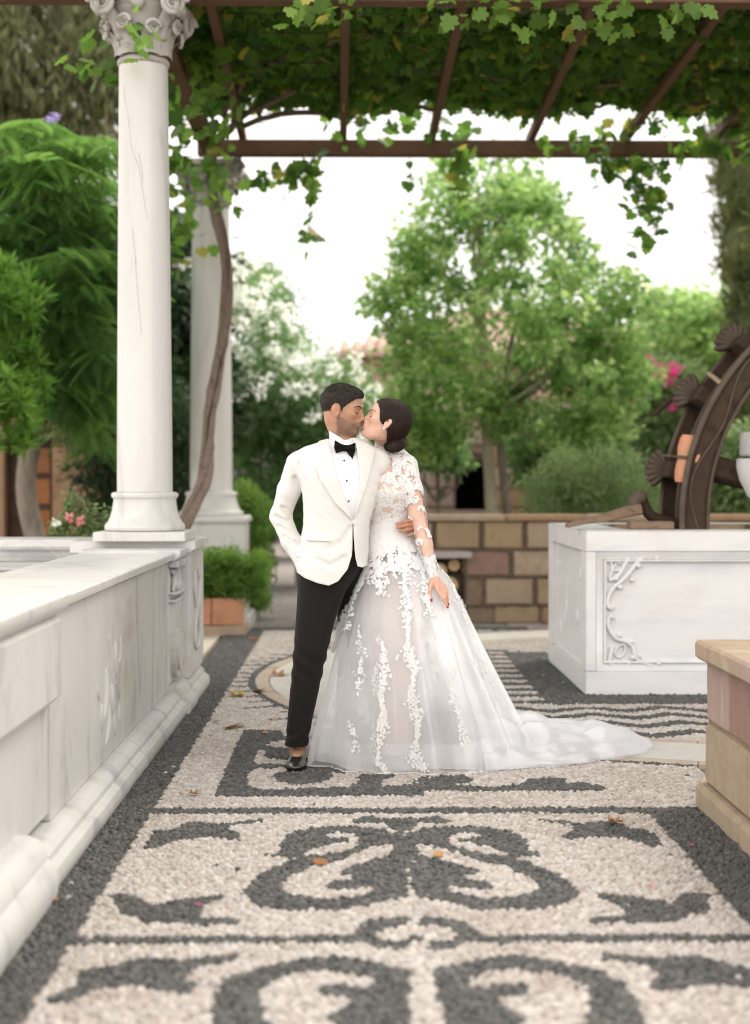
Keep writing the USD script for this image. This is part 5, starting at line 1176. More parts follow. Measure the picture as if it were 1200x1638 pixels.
def head_sdf(q, fem=False):
    """q: local points (x forward, y left, z up), metres"""
    a = np.abs(q[:, 1]); m = np.stack([q[:, 0], a, q[:, 2]], 1)
    d = s_ell(q, (-.014, 0, .030), (.098, .074, .090))
    d = smin(d, s_ell(q, (.028, 0, .030), (.058, .060, .062)), .03)                       # forehead
    d = smin(d, s_ell(q, (.034, 0, -.035), (.050, .052 if fem else .056, .066)), .03)      # mid face
    jw = (.040, .050)[not fem]
    d = smin(d, s_cone(m, (-.002, jw + .004, -.050), (.052, .017, -.098), .018, .018), .03)  # jaw line
    d = smin(d, s_ell(q, (.022, 0, -.082), (.050, .040 if fem else .047, .026)), .03)     # under the chin
    d = smin(d, s_ell(q, (.074, 0, -.099), (.019, .019 if fem else .024, .017)), .016)      # chin
    d = smin(d, s_ell(m, (.055, .040, -.014), (.026, .022, .019)), .02)                    # cheekbone
    d = smin(d, s_cone(m, (.084, .010, .019), (.066, .046, .020), .0115 if not fem else .007, .010), .014)    # brow
    d = smax(d, -s_ell(m, (.094, .031, .000), (.020, .021, .013)), .014)                   # eye socket
    d = smin(d, s_ell(m, (.068, .031, -.001), (.0165, .0165, .0145)), .005)                  # closed lid
    nt = (.113, -.034) if not fem else (.108, -.030)
    d = smin(d, s_cone(q, (.084, 0, .014), (nt[0] - .008, 0, nt[1] + .004), .008, .0105 if not fem else .0085), .012)  # nose
    d = smin(d, s_ell(m, (.094, .012, -.038), (.012, .0085, .0085)), .008)
    d = smax(d, -s_ell(m, (.099, .0065, -.046), (.006, .004, .004)), .004)
    d = smin(d, s_ell(q, (.081, 0, -.060), (.018, .025, .020)), .016)                        # muzzle
    d = smin(d, s_ell(q, (.0945, 0, -.0605), (.0075, .022, .0055)), .005)
    d = smin(d, s_ell(q, (.0915, 0, -.0715), (.0085, .019, .0065)), .005)
    d = smax(d, -s_ell(q, (.102, 0, -.0658), (.010, .024, .0013)), .003)                    # between the lips
    e = smin(s_ell(m, (-.013, .078, .003), (.020, .008, .021), rotm((0, 0, 1), -.35)), s_ell(m, (-.009, .077, -.020), (.015, .008, .018), rotm((0, 0, 1), -.35)), .012)           # ear
    e = smax(e, -s_ell(m, (-.004, .090, -.006), (.009, .010, .019)), .005)
    e = smin(e, s_ell(m, (-.004, .077, -.034), (.009, .006, .010)), .006)
    return smin(d, e, .006)
def face_colours(q, base, lip, stub=None, blush=None, n_seed=3):
    c = np.tile(np.array(base), (len(q), 1)); a = np.abs(q[:, 1])
    def mixin(col, w): 
        nonlocal c; w = np.clip(w, 0, 1)[:, None]; c = c * (1 - w) + np.array(col) * w
    if blush is not None: mixin(blush, .5 * np.exp(-(((q[:, 0] - .06) / .03) ** 2 + ((a - .045) / .02) ** 2 + ((q[:, 2] + .025) / .02) ** 2)))
    mixin(blush if blush is not None else base, .6 * np.exp(-(((q[:, 0] + .01) / .03) ** 2 + ((a - .085) / .02) ** 2 + ((q[:, 2] + .008) / .04) ** 2)))
    if stub is not None:
        zt = np.interp(q[:, 0], [-.02, .02, .06, .078, .12], [-.012, -.030, -.048, -.045, -.045])
        w = np.clip((zt - q[:, 2]) / .014, 0, 1) * np.clip((q[:, 0] + .012) / .018, 0, 1) * np.clip((q[:, 2] + .135) / .02, 0, 1)
        w *= 1 - .75 * np.exp(-(((q[:, 0] - .062) / .014) ** 2 + ((q[:, 2] + .048) / .012) ** 2))
        mixin(stub, .72 * w)
    lw = np.exp(-((q[:, 1] / .021) ** 4)) * np.exp(-(((q[:, 2] + .066) / .0105) ** 4)) * (q[:, 0] > .082)
    mixin(lip, lw * .9)
    return c

# ============================ groom
gm = thing('person', 'man in an ivory dinner jacket, black bow tie and black trousers kissing the woman', 'person')
gc, gF = head_frame(V(548.5, 656, YG + .02), math.radians(-15), math.radians(-7)); GS = .985
to_g = lambda p: ((p - gc) @ gF) / GS
g_loc = lambda x, y, z: gc + gF @ (np.array([x, y, z]) * GS)
gt = Loft([(700, 532, 572, .02, .060), (708, 508, 588, .02, .075), (716, 484, 602, .02, .090), (728, 470, 610, .02, .105), (745, 470, 610, .01, .118), (775, 480, 607, .0, .128), (805, 485, 600, .0, .126), (838, 485, 592, .0, .120), (870, 480, 590, .0, .126), (905, 475, 588, .0, .132), (945, 474, 588, .0, .130)], YG, 2.4)
armR = [J(476, 742, .015, .056), J(462, 785, .05, .054), J(449, 826, .075, .050), J(466, 866, .03, .046), J(487, 902, -.015, .040)]
armL = [J(606, 738, .02, .056), J(628, 785, .17, .052), J(650, 822, .29, .046), J(664, 838, .22, .040), J(671, 840, .15, .034)]
def folds(p, amp=.0035):
    q = p * np.array([16, 16, 30]); n_ = meshkit.fbm(q + 1.2 * np.stack([p[:, 2] * 9, p[:, 0] * 0, p[:, 0] * 14], 1), 2, 91) - .5
    return amp * 2 * n_
def s_crease(p, pts, r): return s_chain(p, [J(x, y, dy, r) for x, y, dy in pts], .004)
_wd = armR[-1][:3] - armR[-2][:3]; _wd = _wd / np.linalg.norm(_wd)
def sleeveR(p): return smax(smax(s_chain(p, armR, .02), (p - armR[-1][:3]) @ _wd - .012, .004), -s_cone(p, armR[-1][:3], armR[-1][:3] + _wd * .08, .034, .036), .004)
def jacket_solid(p):
    d = gt(p)
    d = smin(d, sleeveR(p), .016); d = smin(d, s_chain(p, armL, .02), .03)
    return d
hem = [(420, 680), (625, 680), (640, 880), (600, 898), (580, 908), (572, 906), (568.5, 892), (566.5, 868), (565, 838), (564.2, 838), (564, 872), (563, 889), (556, 911), (541, 930), (526, 937), (508, 933), (488, 925), (474, 915), (420, 930)]
Vopen = [(521, 689), (526, 708), (531, 729), (544, 777), (560, 819), (565.5, 834), (567, 826), (571, 803), (576, 777), (575, 750), (571, 718), (563, 700), (552, 690), (535, 684)]
gnoise = lambda p: folds(p, .0022)
creases = [([(505, 716, -.08), (497, 740, -.11), (494, 770, -.12)], .004), ([(507, 850, -.13), (505, 880, -.13)], .003), ([(478, 742, -.05), (482, 765, -.075), (484, 790, -.08)], .006), ([(500, 872, -.13), (520, 880, -.14), (545, 868, -.13), (562, 845, -.12)], .012), ([(484, 850, -.09), (500, 892, -.13), (528, 906, -.14), (552, 892, -.13)], .012), ([(440, 826, .03), (455, 834, .02), (470, 832, .03)], .008), ([(446, 842, .02), (460, 850, .0), (474, 850, .01)], .008), ([(455, 858, .0), (468, 868, -.02), (482, 868, -.01)], .008), ([(452, 812, .02), (464, 820, .02), (474, 815, .03)], .008), ([(512, 745, -.11), (509, 775, -.13), (505, 805, -.13)], .007), ([(472, 765, -.02), (478, 790, -.02), (480, 810, -.02)], .009)]
def jacket(p):
    d = jacket_solid(p) + gnoise(p)
    for pts, r in creases: d = smax(d, -s_crease(p, pts, r), .016)
    c = np.maximum(s_px(p, Vopen), p[:, 1] - (YG - .02))
    d = np.maximum(d, -c)
    d = np.maximum(d, s_px(p, hem))
    d = smax(d, -(s_cone(p, J(552, 690, .035), J(549, 655, .02), .066, .066)), .006)                    # neck hole
    return d
obj('jacket', nets(jacket, (J(420, 0)[0], 6.6, J(0, 950)[2]), (J(700, 0, .3)[0], 7.35, J(0, 680)[2]), .0042), 'ivory_jacket', gm, smooth=True)
def shell_piece(poly, off, m, name, base=jacket_solid, h=.0028, thick=.006, front=YG, parent=None, pad=.02, noise=True):
    P = np.array(poly); a, b = J(P[:, 0].min(), P[:, 1].max()), J(P[:, 0].max(), P[:, 1].min())
    f = lambda p: smax(smax(np.abs(base(p) + (gnoise(p) if noise else 0) - off) - thick, s_px(p, poly), .003), p[:, 1] - front, .003)
    return obj(name, nets(f, (a[0] - pad, front - .30, a[2] - pad), (b[0] + pad, front + .02, b[2] + pad), h), m, parent or gm, smooth=True)
lapL = [(520, 687), (512, 699), (507, 714), (496, 721), (500, 737), (514, 771), (536, 805), (564.5, 833), (560, 819), (544, 777), (531, 729), (525, 704)]
lapR = [(563, 700), (577, 705), (591, 711), (601, 721), (596, 741), (588, 773), (578, 803), (567, 830), (570.5, 803), (576, 777), (575, 750), (571, 718)]
shell_piece(lapL, .003, 'ivory_facing', 'lapel'); shell_piece(lapR, .003, 'ivory_facing', 'lapel')
shell_piece([(519, 684), (513, 697), (507.5, 713), (515, 712), (522, 700), (524, 692)], .0075, 'ivory_jacket', 'collar', thick=.004)
shell_piece([(491, 861), (530, 863), (530, 867), (491, 865)], .001, 'ivory_facing', 'pocket_welt', thick=.004)
shell_piece([(566, 834), (568, 836), (567, 839), (565, 839), (564, 836)], .004, 'white_button', 'button', thick=.004)
for k in range(3):
    c_ = J(470 + k * 5, 905 - k * 8, -.05); obj('cuff_button', xf(trimesh.creation.icosphere(2, 1), J(473 + k * 2.2, 884 + k * 6.0, -.052), None, .0055), 'white_button', gm, smooth=True)
# shirt
shirt = lambda p: smax(smax(gt(p) + .013, s_px(p, [(516, 686), (580, 686), (582, 780), (568, 845), (555, 842), (520, 735)]), .004), -s_cone(p, J(551, 697, .03), J(549, 655, .02), .056, .058), .004)
obj('shirt', nets(shirt, (J(510, 0)[0], 6.70, J(0, 846)[2]), (J(590, 0)[0], 7.02, J(0, 682)[2]), .0038), 'white_shirt', gm, smooth=True)
def collar(p):
    d0 = s_cone(p, J(551, 712, .028), J(547, 684, .03), .0655, .061)
    d = np.maximum(np.abs(d0) - .0028, s_px(p, [(512, 682), (519, 684), (545, 700), (556, 708), (575, 698), (575, 716), (556, 714), (552, 716), (543, 722), (536, 716), (512, 706)]))
    return d
obj('shirt_collar', nets(collar, (J(505, 0)[0], 6.78, J(0, 728)[2]), (J(585, 0)[0], 7.02, J(0, 672)[2]), .0028), 'white_shirt', gm, smooth=True)
w_ = armR[-1][:3]; wd = w_ - armR[-2][:3]; wd /= np.linalg.norm(wd)
obj('shirt_cuff', tube([w_ - wd * .01, w_ + wd * .016, w_ + wd * .028], [.034, .034, .033], 20), 'white_shirt', gm, smooth=40)
for x, y in ((550.5, 737), (555, 769), (558, 801)):
    z_ = J(x, y)[2]; l, r, yy_, b = [float(q) for q in gt.at(np.array([z_]))]; k = abs((J(x, y)[0] - (l + r) / 2) / ((r - l) / 2)) ** 2.4
    obj('shirt_stud', xf(trimesh.creation.icosphere(2, 1), (J(x, y, -.11)[0], yy_ - b * (1 - k) ** (1 / 2.4) + .011, z_), None, (.0042, .003, .0042)), 'stud', gm, smooth=True)
# bow tie
Yt = YG + .03 - .094
def bow_f(p):
    q = proj(p); x, y = q[:, 0], q[:, 1]
    L_ = [(536, 704.5), (535, 716), (538, 724.5), (545, 722), (553, 720), (553.5, 713), (545, 710)]; R_ = [(555, 713), (561, 711.5), (568.6, 708.5), (567.6, 722), (563.8, 734.5), (557, 725), (554, 720)]
    pl = lambda po: s_poly(x, y, po) * PXM
    wob = .004 * np.sin((y - 715) * .7)
    d1 = smax(pl(L_), np.abs(p[:, 1] - Yt - wob + .004) - .007, .006); d2 = smax(pl(R_), np.abs(p[:, 1] - Yt + wob + .004) - .007, .006)
    return smin(smin(d1, d2, .004), s_ell(p, V(554, 717, Yt - .006), (.011, .012, .014)), .004) - .0015
obj('bow_tie', nets(bow_f, (J(528, 0)[0], Yt - .04, J(0, 740)[2]), (J(576, 0)[0], Yt + .04, J(0, 698)[2]), .0024), 'black_velvet', gm, smooth=True)
# trousers
lg1 = Loft([(850, 488, 586, .0, .112), (895, 482, 584, .0, .115), (915, 477, 572, .0, .112), (940, 476, 556, .0, .105), (965, 475, 546, .0, .10), (1000, 473, 534, -.01, .092), (1042, 469.5, 524, -.02, .082), (1100, 464, 511, -.02, .072), (1150, 460, 500, -.01, .066), (1192, 456.5, 493, .0, .064)], YG, 2.2)
lg2 = Loft([(850, 500, 588, .03, .09), (895, 500, 586, .06, .10), (930, 520, 582, .10, .10), (965, 534, 580, .17, .09), (1000, 540, 580, .23, .085), (1060, 540, 578, .33, .075), (1120, 538, 574, .40, .066), (1192, 536, 570, .44, .062)], YG, 2.2)
def trousers(p):
    n_ = .0055 * (meshkit.fbm(p * np.array([14, 14, 5]) + p[:, 2:] * np.array([4, 0, 0]), 2, 97) - .5)
    kn = .0035 * np.sin(p[:, 2] * 70 + p[:, 0] * 45) * np.exp(-((p[:, 2] - .50) / .10) ** 2) + .003 * np.sin(p[:, 2] * 90 - p[:, 0] * 60) * np.exp(-((p[:, 2] - .14) / .05) ** 2)
    l, r, y, b = lg1.at(p[:, 2]); cr = .004 * np.exp(-(((p[:, 0] - (l + r) / 2 + .005) / .010) ** 2)) * (p[:, 1] < y)
    d = smin(lg1(p) - cr, lg2(p), .012) + n_ + kn
    return d
tm = obj('trousers', nets(trousers, (J(440, 0)[0], 6.7, J(0, 1200)[2]), (J(600, 0, .4)[0], 7.5, J(0, 845)[2]), .005), 'black_wool', gm, smooth=True)
# shoes
def shoe(toe, heel, name):
    toe, heel = np.asarray(toe, float), np.asarray(heel, float); d = toe - heel; L = np.linalg.norm(d); f_ = d / L; s_ = np.array([-f_[1], f_[0], 0])
    Fm = np.stack([f_, s_, [0, 0, 1.0]], 1)
    def fn_(p):
        q = (p - heel) @ Fm; x, y, z = q.T
        hw = np.interp(x, [-.02, .03, .08, .16, .22, .27, .30], [.020, .034, .033, .043, .046, .036, .012])
        top = np.interp(x, [-.02, .0, .06, .10, .15, .21, .26, .30], [.075, .078, .072, .066, .058, .046, .037, .02])
        d = np.maximum(smax(np.abs(y) - hw, np.maximum(-.02 - x, x - .298), .02), smax((z - top * np.sqrt(np.clip(1 - .75 * (y / (hw + .004)) ** 2, .05, 1))), -z + .012, .01))
        return smax(d * .8, -s_ell(q, (.045, 0, .085), (.055, .025, .035)), .004)
    o = obj(name, nets(fn_, np.minimum(toe, heel) - [.08, .08, .02], np.maximum(toe, heel) + [.08, .08, .13], .0045), 'patent_leather', gm, smooth=True)
    sole = Polygon([(x, s * w) for s, xs in ((1, [-.018, .03, .08, .16, .22, .275, .296]), (-1, [.296, .275, .22, .16, .08, .03, -.018])) for x, w in [(q, np.interp(q, [-.02, .03, .08, .16, .22, .27, .30], [.018, .035, .034, .045, .048, .038, .010])) for q in xs]]).buffer(0)
    v, f = VF(prism(sole, .014, 0)); obj('sole', (heel + v @ Fm.T, f), 'black_velvet', o)
t1 = G(471, 1236) + [0, 0, .008]; h1 = np.array([G(476, 1222)[0] + .012, t1[1] + .275, .008]); shoe(t1, h1, 'shoe')
t2 = np.array([J(545, 0, .42)[0] + .16, YG + .24, .008]); h2 = np.array([J(552, 0, .42)[0] - .03, YG + .46, .008]); shoe(t2, h2, 'shoe')
# body: head, neck, hands, ankles and the trunk that the clothes cover
SK_G, SK_G_STUB = (.40, .225, .145), (.17, .105, .072)
neckG = [np.r_[g_loc(-.028, 0, -.045), .058], np.r_[J(549, 700, .045), .056], np.r_[J(549, 725, .05), .062]]
def g_head(p): return smin(head_sdf(to_g(p)) * GS, s_chain(p, neckG, .02), .022)
vh, fh = nets(g_head, gc - [.16, .16, .24], gc + [.17, .16, .16], .0030)
colh = face_colours(to_g(vh), SK_G, (.38, .165, .125), SK_G_STUB, (.45, .205, .13))
hnd = [J(671, 840, .15, .028), J(671, 841, .085, .026), J(667, 841, .045, .025)]
def finger(p, pts, r0, r1):
    return s_chain(p, [np.r_[q, r0 + (r1 - r0) * i / (len(pts) - 1)] for i, q in enumerate(pts)], .004)
def g_hand(p):
    d = s_chain(p, hnd, .02)
    kn = [J(664, 831, .010), J(665, 838, .005), J(666, 845, .008), J(667, 852, .015)]
    d = smin(d, smin(smin(s_cone(p, hnd[-1][:3], kn[0], .018, .0105), s_cone(p, hnd[-1][:3], kn[1], .018, .0105), .01), smin(s_cone(p, hnd[-1][:3], kn[2], .018, .0105), s_cone(p, hnd[-1][:3], kn[3], .018, .010), .01), .008), .012)
    for b, m_, t_ in ((kn[0], (650, 833.5, -.022), (635.5, 838.5, -.024)), (kn[1], (651, 840, -.026), (637, 843.5, -.027)), (kn[2], (652, 846.5, -.024), (641, 849.5, -.024)), (kn[3], (659, 854, -.012), (653, 856.5, -.016))):
        d = smin(d, finger(p, [b, J(*m_), J(*t_)], .0100, .0078), .004)
    return d
vq, fq = nets(g_hand, J(630, 862, -.06) - [.0, .0, .0], J(695, 822, .18), .0025)
ank = lambda p: smin(s_chain(p, [np.r_[J(478, 1175, .0), .040], np.r_[J(476, 1200, .03), .034], np.r_[(t1 + h1) / 2 + [0, .05, .05], .034], np.r_[(t1 * .6 + h1 * .4) + [0, 0, .035], .026]], .02), s_chain(p, [np.r_[J(553, 1175, .44), .04], np.r_[h2 + [.02, 0, .10], .035], np.r_[h2 + [.05, -.03, .045], .034]], .02), .01)
va, fa = nets(ank, (J(450, 0)[0], 6.66, .02), (J(600, 0)[0], 7.5, .26), .0045)
JZ880 = J(0, 880)[2]
trunk = lambda p: smin(np.maximum(gt(p) + .03, JZ880 - p[:, 2]), smin(smin(lg1(p), lg2(p), .012) + .032, smin(s_chain(p, [np.r_[q[:3], q[3] - .022] for q in armR], .02), s_chain(p, [np.r_[q[:3], q[3] - .022] for q in armL], .02), .02), .02), .02)
vt, ft = nets(trunk, (J(430, 0)[0], 6.7, .16), (J(700, 0, .3)[0], 7.5, J(0, 705)[2]), .012)
bv, bf = cat_m([(vh, fh), (vq, fq), (va, fa), (vt, ft)])
bc = np.vstack([colh, np.tile((.42, .21, .13), (len(vq), 1)), np.tile(SK_G, (len(va) + len(vt), 1))])
obj('body', (bv, bf), 'skin', gm, smooth=True, col=bc)
def hair_region(x, z, poly): return s_poly(x, z, poly)
hpG = [(.100, .094), (.092, .072), (.078, .064), (.062, .052), (.048, .036), (.036, .026), (.022, .010), (.020, -.014), (.010, -.018), (.006, .010), (-.002, .026), (-.022, .030), (-.036, .014), (-.042, -.02), (-.052, -.064), (-.075, -.078), (-.16, -.06), (-.15, .2), (.10, .2)]
def g_hair(p):
    q = to_g(p); cr = s_ell(q, (-.014, 0, .030), (.098, .074, .090)); cr = smin(cr, s_ell(q, (.028, 0, .030), (.058, .060, .062)), .03)
    th = np.interp(q[:, 2], [-.06, .0, .04, .08, .13], [.0005, .0015, .005, .0085, .0105]) + .010 * np.clip((q[:, 0] - .03) / .06, 0, 1) * np.clip((q[:, 2] - .06) / .03, 0, 1)
    th = th + .0035 * (meshkit.fbm(q * np.array([70, 160, 60]), 2, 5) - .5) + .0012 * np.sin(q[:, 1] * 420 + 6 * meshkit.noise(q * 40, 2)) * (q[:, 2] > .06)
    rg = hair_region(q[:, 0] + .004 * (meshkit.noise(q * 220, 8) - .5), q[:, 2] + .004 * (meshkit.noise(q * 240, 9) - .5), hpG)
    return smax(cr - th, rg, .007) * GS
obj('hair', nets(g_hair, gc - [.16, .15, .12], gc + [.16, .15, .19], .0028), 'short_hair', gm, smooth=True)
def strands(f, roots, dirs, L, k, lift, jit, wob=0.0):
    '''hairs that run along the skin of f from their roots'''
    p = roots.copy(); out = []; d = dirs / np.linalg.norm(dirs, axis=1, keepdims=True); e = .0009
    for i in range(k):
        g = np.stack([f(p + np.eye(3)[a] * e) - f(p - np.eye(3)[a] * e) for a in range(3)], 1); g /= np.linalg.norm(g, axis=1, keepdims=True) + 1e-9
        p = p - g * (f(p) - lift[:, None][:, 0] * (i / (k - 1)) - .0006)[:, None]; out.append(p.copy())
        t = d - g * (d * g).sum(1, keepdims=True); t /= np.linalg.norm(t, axis=1, keepdims=True) + 1e-9
        p = p + t * (L / (k - 1))[:, None] + HR.normal(0, jit, p.shape)
    return np.stack(out, 1)
HR = np.random.default_rng(301)
hv, hf = nets(g_hair, gc - [.16, .15, .12], gc + [.16, .15, .19], .005)
hl = to_g(hv); sel = HR.choice(len(hv), 4200); q_ = hl[sel]
top_ = np.clip((q_[:, 2] - .045) / .04, 0, 1)[:, None]
dl = top_ * (np.array([.9, 0, .25]) + np.column_stack([0 * q_[:, 0], .35 * np.sign(q_[:, 1]) * HR.random(len(q_)), .6 * np.clip(q_[:, 0] / .07, 0, 1)])) + (1 - top_) * (np.array([-.35, 0, -.9]))
dl = dl + HR.normal(0, .18, dl.shape)
curves('hair_strands', strands(g_hair, hv[sel], dl @ gF.T, (.007 + .012 * top_[:, 0]), 4, HR.uniform(.0, .0016, len(q_)) + .0022 * top_[:, 0] * HR.random(len(q_)), .0003), .00075, 'short_hair', gm)
# stubble: short hairs on jaw, chin and lip
qh = to_g(vh); zt_ = np.interp(qh[:, 0], [-.02, .02, .06, .078, .12], [-.012, -.030, -.048, -.045, -.045])
okb = (qh[:, 2] < zt_ - .004) & (qh[:, 0] > -.006) & (qh[:, 2] > -.128) & ~((np.abs(qh[:, 1]) < .021) & (np.abs(qh[:, 2] + .066) < .0095) & (qh[:, 0] > .082))
sb = HR.choice(np.where(okb)[0], 1500); curves('stubble', strands(g_head, vh[sb] + HR.normal(0, .0008, (1500, 3)), (np.tile((.25, 0, -.9), (1500, 1)) + HR.normal(0, .3, (1500, 3))) @ gF.T, np.full(1500, .0030), 3, np.full(1500, .0009), .0001), .00042, 'short_hair', gm)
# lashes and brows lie on the face
def on_head(f, c, Fr, s, pts, n=16):
    """pts: (x, y, z) local guesses pulled on to the skin"""
    q = spline(pts, n)
    for _ in range(12):
        w = c + (q * s) @ Fr.T; d = f(w); e = .0008
        g_ = np.stack([f(w + np.eye(3)[k] * e) - d for k in range(3)], 1) / e
        w = w - g_ * (d / np.maximum((g_ ** 2).sum(1), .2))[:, None]; q = ((w - c) @ Fr) / s
    return w
for sd in (-1, 1):
    bw = on_head(g_head, gc, gF, GS, [(.090, sd * .012, .019), (.086, sd * .028, .025), (.076, sd * .042, .024), (.066, sd * .052, .018)])
    obj('eyebrow', tube(bw, np.array([.0034, .0045, .0050, .0054, .0056, .0056, .0056, .0054, .0050, .0046, .0042, .0038, .0034, .0028, .0022, .0014]), 8, flat=.5), 'brow_hair', gm, smooth=True)
    ls = on_head(g_head, gc, gF, GS, [(.084, sd * .017, -.006), (.086, sd * .028, -.0095), (.082, sd * .038, -.0085), (.074, sd * .046, -.004)])
    obj('eyelash', tube(ls, np.linspace(.0016, .0021, 16), 6), 'brow_hair', gm, smooth=True)

# ============================ bride
br = thing('person', 'woman in a white lace gown with long train and dark low chignon kissing the man', 'person')
bc_, bF = head_frame(V(616.2, 674.2, YG + .015), math.radians(180 + 4), math.radians(23)); BS = .92
to_b = lambda p: ((p - bc_) @ bF) / BS
b_loc = lambda x, y, z: bc_ + bF @ (np.array([x, y, z]) * BS)
bt = Loft([(706, 602, 632, .01, .046), (716, 600, 640, .01, .056), (726, 597, 652, .01, .075), (742, 592, 664, .0, .095), (765, 584, 664, -.01, .112), (787, 579.5, 660, -.02, .120), (810, 581, 656, -.01, .108), (832, 587, 656, .0, .094), (850, 589, 660, .0, .096), (872, 586, 668, .0, .105), (900, 584, 674, .0, .115), (940, 586, 676, .0, .118), (1000, 592, 672, .0, .10), (1080, 598, 668, .0, .085), (1150, 602, 664, .0, .075), (1215, 606, 660, .0, .065)], YB, 2.2)
arB = [JB(651, 744, -.055, .047), JB(660, 785, -.075, .043), JB(667, 826, -.085, .0375), JB(680, 870, -.115, .034), JB(693.5, 921, -.15, .024)]
arB2 = [JB(600, 745, .05, .046), JB(590, 790, .13, .042), JB(572, 822, .22, .036), JB(545, 838, .24, .032), JB(520, 835, .22, .024)]
neckB = [np.r_[b_loc(-.022, 0, -.045), .047], np.r_[JB(617, 706, .0), .046], np.r_[JB(622, 726, .01), .052]]
def b_head(p): return smin(head_sdf(to_b(p), True) * BS, s_chain(p, neckB, .02), .02)
def b_core(p):
    d = smin(bt(p), s_chain(p, arB, .02), .018); return smin(d, s_chain(p, arB2, .02), .02)
SK_B = (.60, .375, .285)
vh, fh = nets(b_head, bc_ - [.16, .15, .22], bc_ + [.16, .15, .16], .0030)
colh = face_colours(to_b(vh), SK_B, (.52, .20, .19), None, (.64, .31, .25))
wr = arB[-1][:3]
def b_hand(p):
    d = s_chain(p, [np.r_[wr, .024], np.r_[JB(697, 931, -.165), .023]], .01)
    kn = [JB(700, 944, -.185), JB(704.5, 943, -.178), JB(708, 940.5, -.168), JB(710.5, 937, -.158)]
    for k in kn: d = smin(d, s_cone(p, JB(696, 930, -.165), k, .016, .0102), .010)
    for b, m_, t_ in ((kn[0], (709, 957, -.20), (716.5, 971.5, -.195)), (kn[1], (712, 955, -.192), (717.5, 967, -.178)), (kn[2], (714, 951, -.178), (716.5, 960, -.160)), (kn[3], (715, 946, -.165), (715.5, 954, -.150))):
        d = smin(d, finger(p, [b, JB(*m_), JB(*t_)], .0088, .0062), .0035)
    d = smin(d, finger(p, [JB(691, 931, -.175), JB(687.5, 946, -.19), JB(690.5, 960.5, -.195)], .0105, .0068), .008)
    return d
vq, fq = nets(b_hand, JB(680, 980, -.24), JB(724, 912, -.10), .0024)
vt, ft = nets(b_core, (JB(505, 0)[0], 6.78, .04), (JB(705, 0)[0], 7.4, JB(0, 708)[2]), .0055)
bv, bf = cat_m([(vh, fh), (vq, fq), (vt, ft)])
obj('body', (bv, bf), 'skin', br, smooth=True, col=np.vstack([colh, np.tile((.60, .355, .26), (len(vq), 1)), np.tile((.64, .42, .33), (len(vt), 1))]))
for x, y, dy in ((716.2, 970.5, -.197), (690.3, 959.5, -.199), (717.3, 966.3, -.183)):
    obj('nail', xf(trimesh.creation.icosphere(2, 1), JB(x, y, dy - .004), None, (.0052, .0035, .0068)), 'red_nail', br, smooth=True)
hpB = [(.090, .130), (.084, .082), (.070, .066), (.056, .046), (.044, .020), (.034, -.008), (.016, -.022), (-.004, -.020), (-.022, -.034), (-.030, -.060), (-.046, -.100), (-.19, -.13), (-.17, .16)]
def b_hair(p):
    q = to_b(p); cr = s_ell(q, (-.016, 0, .030), (.100, .076, .092)); cr = smin(cr, s_ell(q, (.028, 0, .030), (.058, .060, .062)), .03)
    cr = smin(cr, s_ell(q, (-.055, 0, -.005), (.062, .070, .075)), .03)
    th = .007 + .007 * np.clip(-q[:, 0] / .08, 0, 1) + .0005 * np.sin(q[:, 2] * 430 + q[:, 0] * 300 + 6 * meshkit.noise(q * 22, 4)) + .002 * (meshkit.fbm(q * np.array([30, 30, 60]), 2, 4) - .5)
    th = th - .004 * np.exp(-(q[:, 1] / .004) ** 2) * (q[:, 2] > .05)
    d = smax(cr - th, hair_region(q[:, 0], q[:, 2], hpB), .008)
    for c, r in (((-.098, .0, -.086), .044), ((-.074, -.02, -.108), .030), ((-.118, .012, -.068), .034), ((-.085, .022, -.112), .028)):
        d = smin(d, s_ell(q, c, (r, r * 1.1, r * .92)) + .0012 * np.sin(q[:, 0] * 300 + q[:, 2] * 420 + q[:, 1] * 120), .008)
    return d * BS
obj('hair', nets(b_hair, bc_ - [.14, .14, .18], bc_ + [.19, .14, .17], .0028), 'sleek_hair', br, smooth=True)
hv, hf = nets(b_hair, bc_ - [.14, .14, .18], bc_ + [.19, .14, .17], .005)
hl = to_b(hv); sel = HR.choice(len(hv), 4200); q_ = hl[sel]; bun = np.clip((-.062 - q_[:, 2]) / .02, 0, 1)[:, None] * (q_[:, :1] < -.04)
dl = (np.array([-.105, 0, -.075]) - q_); dl /= np.linalg.norm(dl, axis=1, keepdims=True); dl[:, 1] += .5 * np.sign(q_[:, 1]) * np.clip((q_[:, 2] - .06) / .05, 0, 1) * np.clip((q_[:, 0] + .02) / .05, 0, 1)
sw = np.cross(q_ - np.array([-.095, 0, -.09]), [.2, 1.0, .1]); dl = dl * (1 - bun) + bun * sw / (np.linalg.norm(sw, axis=1, keepdims=True) + 1e-9)
curves('hair_strands', strands(b_hair, hv[sel], (dl + HR.normal(0, .05, dl.shape)) @ bF.T, .05 - .02 * bun[:, 0], 8, HR.uniform(.0, .0012, len(q_)), .0001), .0007, 'sleek_hair', br)
fl_ = HR.choice(np.where((hl[:, 2] < -.02) | (hl[:, 0] > .03))[0], 60); curves('loose_hairs', strands(b_hair, hv[fl_], (HR.normal(0, 1, (60, 3)) + [-.6, 0, -.4]) @ bF.T, np.full(60, .03), 6, HR.uniform(.003, .010, 60), .001), .0005, 'sleek_hair', br)
